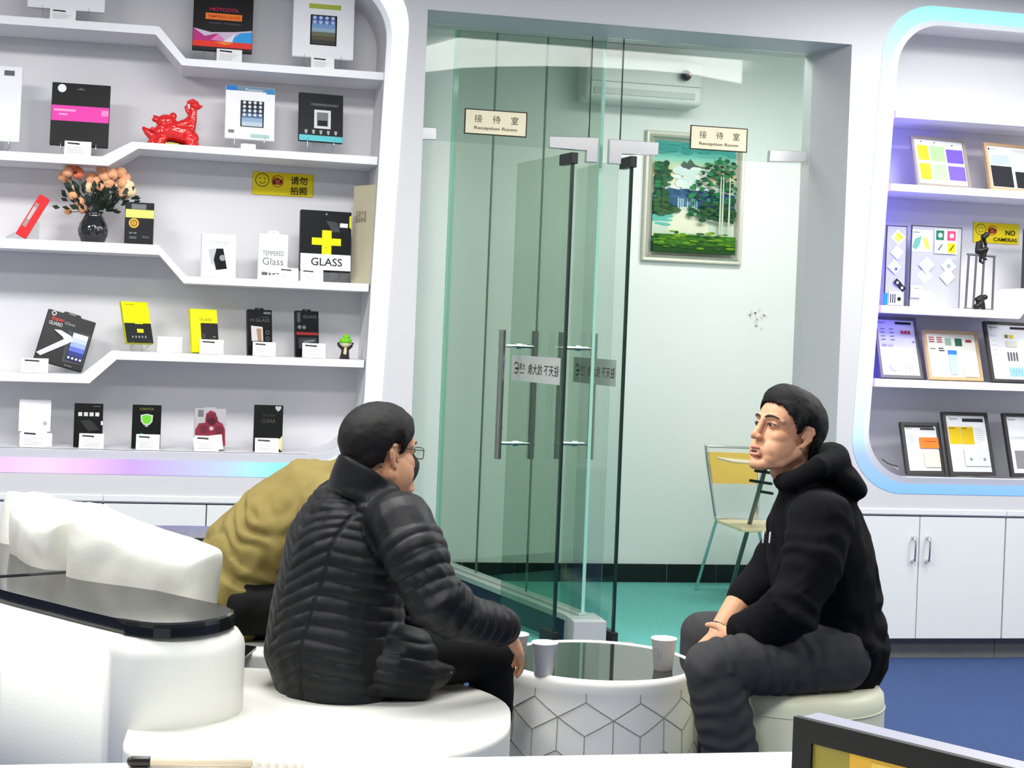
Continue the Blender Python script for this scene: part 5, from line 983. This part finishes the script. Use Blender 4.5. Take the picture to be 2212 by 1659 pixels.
def dress(par, name, bm, m, vox=.007, it=4, fx=()):
    me = blob(bm, vox, it+10)
    for f in fx: f(me)
    return obj(name, me, m, par, smooth=True)
def eyes(par, H, which=(-1, 1)):
    for s in which:
        bm = bmesh.new(); ell(bm, H(.0815, s*.031, .007), (.0092*H.k, .0130*H.k, .0042*H.k), H.M, 3); e = obj('eye', bm, mat('eye_white', rgb(210, 196, 188), .3), par, smooth=True)
        bm = bmesh.new(); ell(bm, H(.0862, s*.031, .0065), (.0052*H.k, .0070*H.k, .0040*H.k), H.M, 3); obj('iris', bm, mat('dark_iris', rgb(26, 18, 16), .15), e, smooth=True)
        bm = bmesh.new(); tube(bm, [H(.0885, s*.017, .0085), H(.0918, s*.030, .0112), H(.083, s*.046, .0085)], [.0022*H.k, .003*H.k, .0022*H.k], 8); obj('eyelid', bm, mat('eyelid', rgb(70, 46, 40), .5), par, smooth=True)
        bm = bmesh.new(); tube(bm, [H(.0985, s*.013, .0275), H(.0975, s*.024, .0315), H(.0915, s*.038, .032), H(.081, s*.051, .028)], [.0026*H.k, .0034*H.k, .003*H.k, .0016*H.k], 8); obj('eyebrow', bm, mat('eyebrow_hair', rgb(48, 34, 28), .7), par, smooth=True)
# ---------------------------------------------------------------- the man in the black hooded top
t = thing('person', 'person in a black hooded top and charcoal trousers sitting on the round cream ottoman', 'person')
H = HF(W(1700, 938, 4.42), -.875, -.485, 14, .99)
hipN, kneN, ankN = W(1798, 1418, 4.36), W(1538, 1440, 4.15), LD(.690, 4.22, .09)
hipF, kneF, ankF = W(1778, 1405, 4.64), W(1520, 1370, 4.86), LD(.63, 4.88, .09)
SN, EN, WN = W(1772, 1128, 4.27), W(1712, 1320, 4.15), W(1584, 1378, 4.33)
SF, EF, WF = W(1742, 1110, 4.62), W(1652, 1252, 4.66), W(1551, 1366, 4.50)
sh = lv(-.1, -1).normalized(); TR_ = [W(1797, 1400, 4.50), W(1786, 1290, 4.49), W(1770, 1185, 4.46), W(1753, 1105, 4.44), W(1736, 1055, 4.43)]
bm = bmesh.new(); head_prims(bm, H, .6, open_mouth=.003); ear(bm, H, 1); ear(bm, H, -1)
limb(bm, [H(-.022, 0, -.02), H(-.035, 0, -.09), W(1742, 1062, 4.44)], [.054, .056, .066])
tube(bm, TR_, [.155, .15, .155, .15, .08], 18, side=sh, fl=[.75, .72, .72, .7, .8]); limb(bm, [SN, TR_[3], SF], [.06, .07, .06])
limb(bm, [SN, EN, W(1592, 1366, 4.33)], [.055, .042, .030]); limb(bm, [SF, EF, W(1597, 1302, 4.59), WF], [.055, .044, .041, .028])
for a, b, c in ((hipN, kneN, ankN), (hipF, kneF, ankF)): limb(bm, [a, b], [.085, .055]); limb(bm, [b, b.lerp(c, .3), c], [.052, .055, .036])
hand(bm, WF, W(1515, 1402, 4.45)-WF, lv(.3, -.2, -1), lv(-.3, -.9, .2), .175, (20, 30, 25)); hand(bm, WN, W(1530, 1412, 4.42)-WN, lv(.1, .9, -.3), lv(0, .2, 1), .175, (15, 30, 30))
body = obj('body', blob(bm, .0032, 4), M_skin, t, smooth=True)
obj('hair', hair_from(H, .017, .020), M_hair, t, smooth=True); eyes(t, H)
bm = bmesh.new(); k = H.k; ell(bm, H(.0985, 0, -.0635), (.0075*k, .0195*k, .0045*k), H.M); ell(bm, H(.0955, 0, -.0835), (.0085*k, .0175*k, .0056*k), H.M); obj('lips', bm, M_lip, t, smooth=True)
bm = bmesh.new(); ell(bm, H(.1005, 0, -.0735), (.005*k, .013*k, .0035*k), H.M); obj('mouth', bm, mat('mouth_dark', rgb(70, 28, 28), .5), t, smooth=True)
# hooded top
bm = bmesh.new(); tube(bm, [W(1806, 1405, 4.50)]+TR_[1:], [.188, .205, .20, .175, .088], 22, side=sh, fl=[.80, .74, .74, .72, .85]); limb(bm, [SN, TR_[3], SF], [.088, .09, .088])
ell(bm, W(1826, 1380, 4.46), (.075, .17, .06)); ell(bm, W(1735, 1320, 4.45), (.10, .15, .09))
limb(bm, [SN, W(1752, 1225, 4.20), EN, W(1660, 1350, 4.22), W(1612, 1362, 4.31)], [.092, .088, .082, .068, .054]); limb(bm, [SF, W(1700, 1190, 4.65), EF, W(1605, 1292, 4.60)], [.088, .082, .070, .052])
tube(bm, [W(1612, 1362, 4.31), W(1601, 1366, 4.325)], [.057, .054], 16, dome=False)
hd = [W(1688, 1042, 4.36), W(1720, 1035, 4.31), W(1765, 1008, 4.30), W(1805, 1000, 4.40), W(1800, 985, 4.55), W(1755, 985, 4.63), W(1705, 1015, 4.56), W(1685, 1040, 4.42)]
tube(bm, hd, [.026, .030, .036, .044, .044, .036, .03, .026], 14)
fN = lv(-1, -.12).normalized()
Mh = Matrix((lv(.85, 0, -.5).normalized(), lv(0, 1, 0), lv(.5, 0, .85).normalized())).transposed()
ell(bm, W(1812, 1030, 4.46), (.078, .125, .048), Mh); ell(bm, W(1840, 1052, 4.46), (.042, .10, .036), Mh)
dress(t, 'hooded_top', bm, M_hood, .0065, 3, [lambda me: crease(me, [SN, EN, WN], .06, .005, .11), lambda me: folds(me, .007, 9, 2), lambda me: crease(me, [W(1806, 1405, 4.5), TR_[1]], .07, .006, .3, 2.5, 5)])
for px in (1650, 1664):
    bm = bmesh.new(); a = W(px, 1148+(px-1650)*.2, 4.29); tube(bm, [a, W(px-2, 1172, 4.285)], .0026, 8); obj('drawstring_tip', bm, mat('pale_cord', rgb(206, 206, 208), .5), t, smooth=True)
bm = bmesh.new(); tube(bm, [hipN.lerp(hipF, .5)+Vector((0, 0, .05)), hipN.lerp(hipF, .5)-Vector((0, 0, .0))], [.17, .18], 20, side=sh, fl=.85); limb(bm, [hipN, hipN.lerp(kneN, .5), kneN], [.108, .092, .073]); limb(bm, [kneN, kneN.lerp(ankN, .3), kneN.lerp(ankN, .7), ankN+Vector((0, 0, .02))], [.072, .078, .072, .058])
limb(bm, [hipF, hipF.lerp(kneF, .5), kneF], [.108, .09, .072]); limb(bm, [kneF, kneF.lerp(ankF, .3), ankF+Vector((0, 0, .02))], [.07, .072, .056])
dress(t, 'trousers', bm, M_trs_g, .0065, 3, [lambda me: crease(me, [hipN, kneN, ankN], .05, .004, .12, 2.5, 1), lambda me: folds(me, .005, 10, 7)])
shoe(t, ankN, lv(-.9, -.4)); shoe(t, ankF, lv(-.9, .2))
bm = bmesh.new(); d_ = (WF-W(1597, 1302, 4.59)).normalized(); c0 = WF-d_*.005; s_, u_ = frame_of(d_)
tube(bm, [c0+(s_*math.cos(a)+u_*math.sin(a))*.0315 for a in np.linspace(0, 2*PI, 25)], .0045, 8, dome=False); vs = ell(bm, c0+(lv(.75, -.66, .2)).normalized()*.032, (.010, .010, .016), None, 2); obj('wrist_band', bm, mat('black_rubber', rgb(20, 20, 22), .4), t, smooth=True)
# ---------------------------------------------------------------- the man in the quilted jacket
t = thing('person', 'person in a black quilted jacket and glasses seen from behind, sitting on the sofa', 'person')
H = HF(W(818, 978, 4.17), .74, .67, -2, 1.02)
hipN, kneN, ankN = W(790, 1428, 4.07), W(1066, 1416, 4.32), LD(-.03, 4.30, .09)
hipF, kneF, ankF = W(725, 1412, 4.36), W(962, 1392, 4.62), LD(-.17, 4.62, .09)
SN, EN, WN = W(868, 1128, 4.03), W(938, 1296, 3.93), W(1092, 1358, 4.12)
SF, EF, WF = W(738, 1092, 4.36), W(850, 1290, 4.46), W(918, 1368, 4.42)
sh = lv(.45, -.89).normalized(); fwv = lv(.89, .45).normalized()
TR_ = [W(732, 1465, 4.15), W(722, 1405, 4.16), W(733, 1290, 4.19), W(757, 1180, 4.20), W(782, 1100, 4.20), W(803, 1052, 4.19)]
bm = bmesh.new(); head_prims(bm, H, 1); ear(bm, H, 1); ear(bm, H, -1)
limb(bm, [H(-.024, 0, -.02), H(-.035, 0, -.085), W(796, 1060, 4.19)], [.056, .058, .068])
tube(bm, TR_, [.15, .15, .15, .155, .15, .08], 18, side=sh, fl=[.75, .75, .75, .75, .7, .8]); limb(bm, [SN, TR_[4], SF], [.055, .07, .055])
limb(bm, [SN, EN, WN], [.052, .042, .029]); limb(bm, [SF, EF, WF], [.052, .042, .029])
for a, b, c in ((hipN, kneN, ankN), (hipF, kneF, ankF)): limb(bm, [a, b], [.08, .052]); limb(bm, [b, b.lerp(c, .3), c], [.05, .052, .036])
hand(bm, WN, lv(.28, .34, -.5), lv(-.6, .1, -.6), lv(-.2, .8, .3), .18, (12, 22, 18)); hand(bm, WF, lv(.6, .5, -.35), lv(.1, -.2, -1), lv(.3, -.9, 0), .178, (10, 20, 20))
obj('body', blob(bm, .0042, 3), M_skin, t, smooth=True)
obj('hair', hair_from(H, .013, .006, .026, 3), M_hair, t, smooth=True); eyes(t, H)
bm = bmesh.new(); k = H.k
for s in (-1, 1):
    sq = lambda q: math.copysign(abs(q)**.55, q)
    P_ = [H(.110-.010*abs(sq(math.cos(a)))*(1 if math.cos(a) > 0 else .2), s*(.036+.026*sq(math.cos(a))), .003+.015*sq(math.sin(a))) for a in np.linspace(0, 2*PI, 33)]
    tube(bm, P_, .0011*k, 6, dome=False); tube(bm, [H(.100, s*.064, .012), H(.07, s*.074, .014), H(-.005, s*.079, .020), H(-.022, s*.081, .006)], .0011*k, 6)
tube(bm, [H(.110, -.010, .006), H(.113, 0, .009), H(.110, .010, .006)], .0011*k, 6)
g = obj('glasses', bm, M_steel_d, t, smooth=True); bm = bmesh.new()
for s in (-1, 1):
    bm.faces.new([bm.verts.new(H(.110-.010*abs(sq(math.cos(a)))*(1 if math.cos(a) > 0 else .2), s*(.036+.025*sq(math.cos(a))), .003+.0142*sq(math.sin(a)))) for a in np.linspace(0, 2*PI, 20, endpoint=False)])
obj('lenses', bm, glass('spectacle_lens', (.97, .98, .98), .06), g)
bm = bmesh.new(); tube(bm, [H(.03, 0, -.135), H(.02, 0, -.16)], [.05, .06], 14, fl=.8); obj('shirt_collar', bm, mat('white_cotton', rgb(240, 240, 240), .8), t, smooth=True)
# quilted jacket
bm = bmesh.new(); tube(bm, TR_, [.19, .198, .195, .198, .165, .09], 24, side=sh, fl=[.86, .93, .88, .82, .82, .95]); limb(bm, [SN, TR_[4], SF], [.078, .085, .078])
ell(bm, W(850, 1425, 4.10), (.115, .10, .095)); tube(bm, [W(845, 1445, 4.06), W(915, 1468, 4.08), W(968, 1452, 4.14)], [.085, .055, .02], 14)
limb(bm, [SN, W(905, 1215, 3.965), EN, W(1000, 1335, 4.0), W(1082, 1354, 4.11)], [.088, .082, .076, .064, .050]); limb(bm, [SF, EF, W(905, 1355, 4.43)], [.085, .072, .05])
cx = (W(818, 1012, 4.165)-W(800, 1060, 4.20)).normalized(); c0, c1 = W(797, 1058, 4.19), W(806, 1022, 4.178)
nvec = (lv(.30, .12, 1)).normalized()
def cring(c, r, tl): 
    a_ = (fwv-Vector((0, 0, 1))*tl).normalized(); return [c+a_*(r*math.cos(q))+sh*(r*.95*math.sin(q)) for q in np.linspace(0, 2*PI, 25)]
cc0, cc1 = W(790, 1096, 4.17), W(796, 1024, 4.145)
for i in range(9): tube(bm, cring(cc0.lerp(cc1, i/8), .112-.0035*i, .60), .012, 10, dome=False)
ax_t = (TR_[4]-TR_[1]).normalized(); o_t = np.array(TR_[1]); sn, fnn, axn = np.array(sh), np.array(fwv), np.array(ax_t)
def quilt(me):
    arm = [SN+(SN-TR_[4])*.1, SN, W(905, 1215, 3.965), EN, W(1000, 1335, 4.0), W(1082, 1354, 4.11)]
    def fn(co, no):
        dd, u = seg_param(co, arm); q = co-o_t; z = q @ axn; s_ = q @ sn; f_ = q @ fnn
        isarm = dd < .105; back = f_ < .0
        zc = z-np.where(back, .62*np.minimum(np.abs(s_), .115), .62*.115)*np.clip((.42-z)/.12, .25, 1)
        wob = np.array([noise.noise(Vector(p)*11) for p in co])*.005
        h = lambda w, lam: np.abs(np.sin(PI*(w+wob)/lam))**.55
        e = np.where(isarm, h(u, .036)*.006, h(zc, .038)*.006)
        yoke = np.clip((z-.40)/.03, 0, 1); e = np.where(isarm, e*np.clip((u-.06)/.03, .0, 1), e*(1-yoke)); side = np.abs(s_) > .118
        e = np.where(~isarm & back & (np.abs(np.abs(s_)-.118) < .004), 0, e)
        return e-.003
    displace(me, fn)
dress(t, 'quilted_jacket', bm, M_jack, .005, 4, [lambda me: folds(me, .006, 8, 4), quilt, lambda me: crease(me, [EN, WN], .05, .004, .1, 2.5, 8)])
bm = bmesh.new(); tube(bm, [W(903, 1110, 3.99), W(908, 1118, 3.995)], [.012, .010], 10); obj('shoulder_loop', bm, M_jack, t, smooth=True)
bm = bmesh.new(); tube(bm, [W(968, 1446, 4.115), W(974, 1452, 4.118)], .003, 8); obj('zip_pull', bm, M_chrome, t, smooth=True)
bm = bmesh.new(); tube(bm, [hipN.lerp(hipF, .5)+Vector((0, 0, .05)), hipN.lerp(hipF, .5)-Vector((0, 0, .005))], [.15, .165], 20, side=sh, fl=.8); limb(bm, [hipN, hipN.lerp(kneN, .5), kneN], [.092, .08, .066]); limb(bm, [kneN, kneN.lerp(ankN, .3), ankN+Vector((0, 0, .02))], [.065, .066, .052])
limb(bm, [hipF, hipF.lerp(kneF, .5), kneF], [.092, .08, .066]); limb(bm, [kneF, kneF.lerp(ankF, .3), ankF+Vector((0, 0, .02))], [.064, .064, .052])
dress(t, 'trousers', bm, M_trs_b, .007, 3, [lambda me: folds(me, .005, 10, 9)]); shoe(t, ankN, lv(.85, .5)); shoe(t, ankF, lv(.8, .6))
# ---------------------------------------------------------------- the man in olive behind him
t = thing('person', 'person in an olive jacket leaning forward behind the quilted jacket, head hidden', 'person')
H = HF(W(824, 1056, 4.84), .82, .5, -18, 1.0)
hipN, kneN, ankN = W(540, 1305, 4.72), W(790, 1300, 4.74), LD(-.40, 4.78, .09)
hipF, kneF, ankF = W(560, 1285, 4.95), W(800, 1268, 5.06), LD(-.40, 5.06, .09)
SN, EN, WN = W(706, 1098, 4.64), W(700, 1240, 4.62), W(800, 1270, 4.70); SF, EF, WF = W(690, 1052, 4.98), W(760, 1200, 5.03), W(850, 1262, 5.0)
sh = lv(.35, -.93).normalized(); TR_ = [W(520, 1262, 4.83), W(545, 1205, 4.84), W(612, 1135, 4.83), W(695, 1074, 4.82), W(742, 1040, 4.82)]
bm = bmesh.new(); head_prims(bm, H); ear(bm, H, 1); ear(bm, H, -1); limb(bm, [H(-.024, 0, -.02), H(-.05, 0, -.07), W(752, 1042, 4.82)], [.056, .056, .062])
tube(bm, TR_, [.15, .15, .15, .15, .08], 18, side=sh, fl=.72); limb(bm, [SN, TR_[3], SF], [.055, .07, .055]); limb(bm, [SN, EN, WN], [.05, .04, .028]); limb(bm, [SF, EF, WF], [.05, .04, .028])
for a, b, c in ((hipN, kneN, ankN), (hipF, kneF, ankF)): limb(bm, [a, b], [.08, .052]); limb(bm, [b, b.lerp(c, .3), c], [.05, .052, .036])
hand(bm, WN, lv(.8, .3, -.2), lv(0, 0, -1), lv(0, 1, 0)); hand(bm, WF, lv(.8, -.2, -.2), lv(0, 0, -1), lv(0, -1, 0))
obj('body', blob(bm, .005, 3), M_skin, t, smooth=True); obj('hair', hair_from(H, .02, .02, -.012, 5), M_hair, t, smooth=True)
bm = bmesh.new(); tube(bm, [W(515, 1285, 4.83)]+TR_[1:], [.195, .205, .20, .18, .09], 24, side=sh, fl=[.80, .78, .75, .78, .9]); limb(bm, [SN, TR_[3], SF], [.08, .09, .08])
limb(bm, [SN, EN, W(780, 1265, 4.69)], [.085, .075, .052]); limb(bm, [SF, EF, W(835, 1255, 5.0)], [.08, .07, .05]); tube(bm, [W(735, 1044, 4.82)+(fwv*math.cos(q)+sh*math.sin(q)*.95)*.075+Vector((0, 0, -.035*math.cos(q))) for q in np.linspace(0, 2*PI, 25)], .018, 10, dome=False)
dress(t, 'olive_jacket', bm, M_olive, .0065, 3, [lambda me: crease(me, [TR_[0], TR_[1], TR_[2]], .06, .010, .3, 2.6, 3), lambda me: folds(me, .008, 9, 12)])
bm = bmesh.new(); tube(bm, [hipN.lerp(hipF, .5)+Vector((0, 0, .06)), hipN.lerp(hipF, .5)+Vector((0, 0, .0))], [.165, .175], 20, side=sh, fl=.8); limb(bm, [hipN, kneN], [.098, .066]); limb(bm, [kneN, ankN+Vector((0, 0, .02))], [.065, .052]); limb(bm, [hipF, kneF], [.095, .066]); limb(bm, [kneF, ankF+Vector((0, 0, .02))], [.064, .052])
dress(t, 'trousers', bm, M_trs_b, .007, 3, [lambda me: folds(me, .006, 10, 15)]); shoe(t, ankN, lv(.9, .3)); shoe(t, ankF, lv(.9, .1))
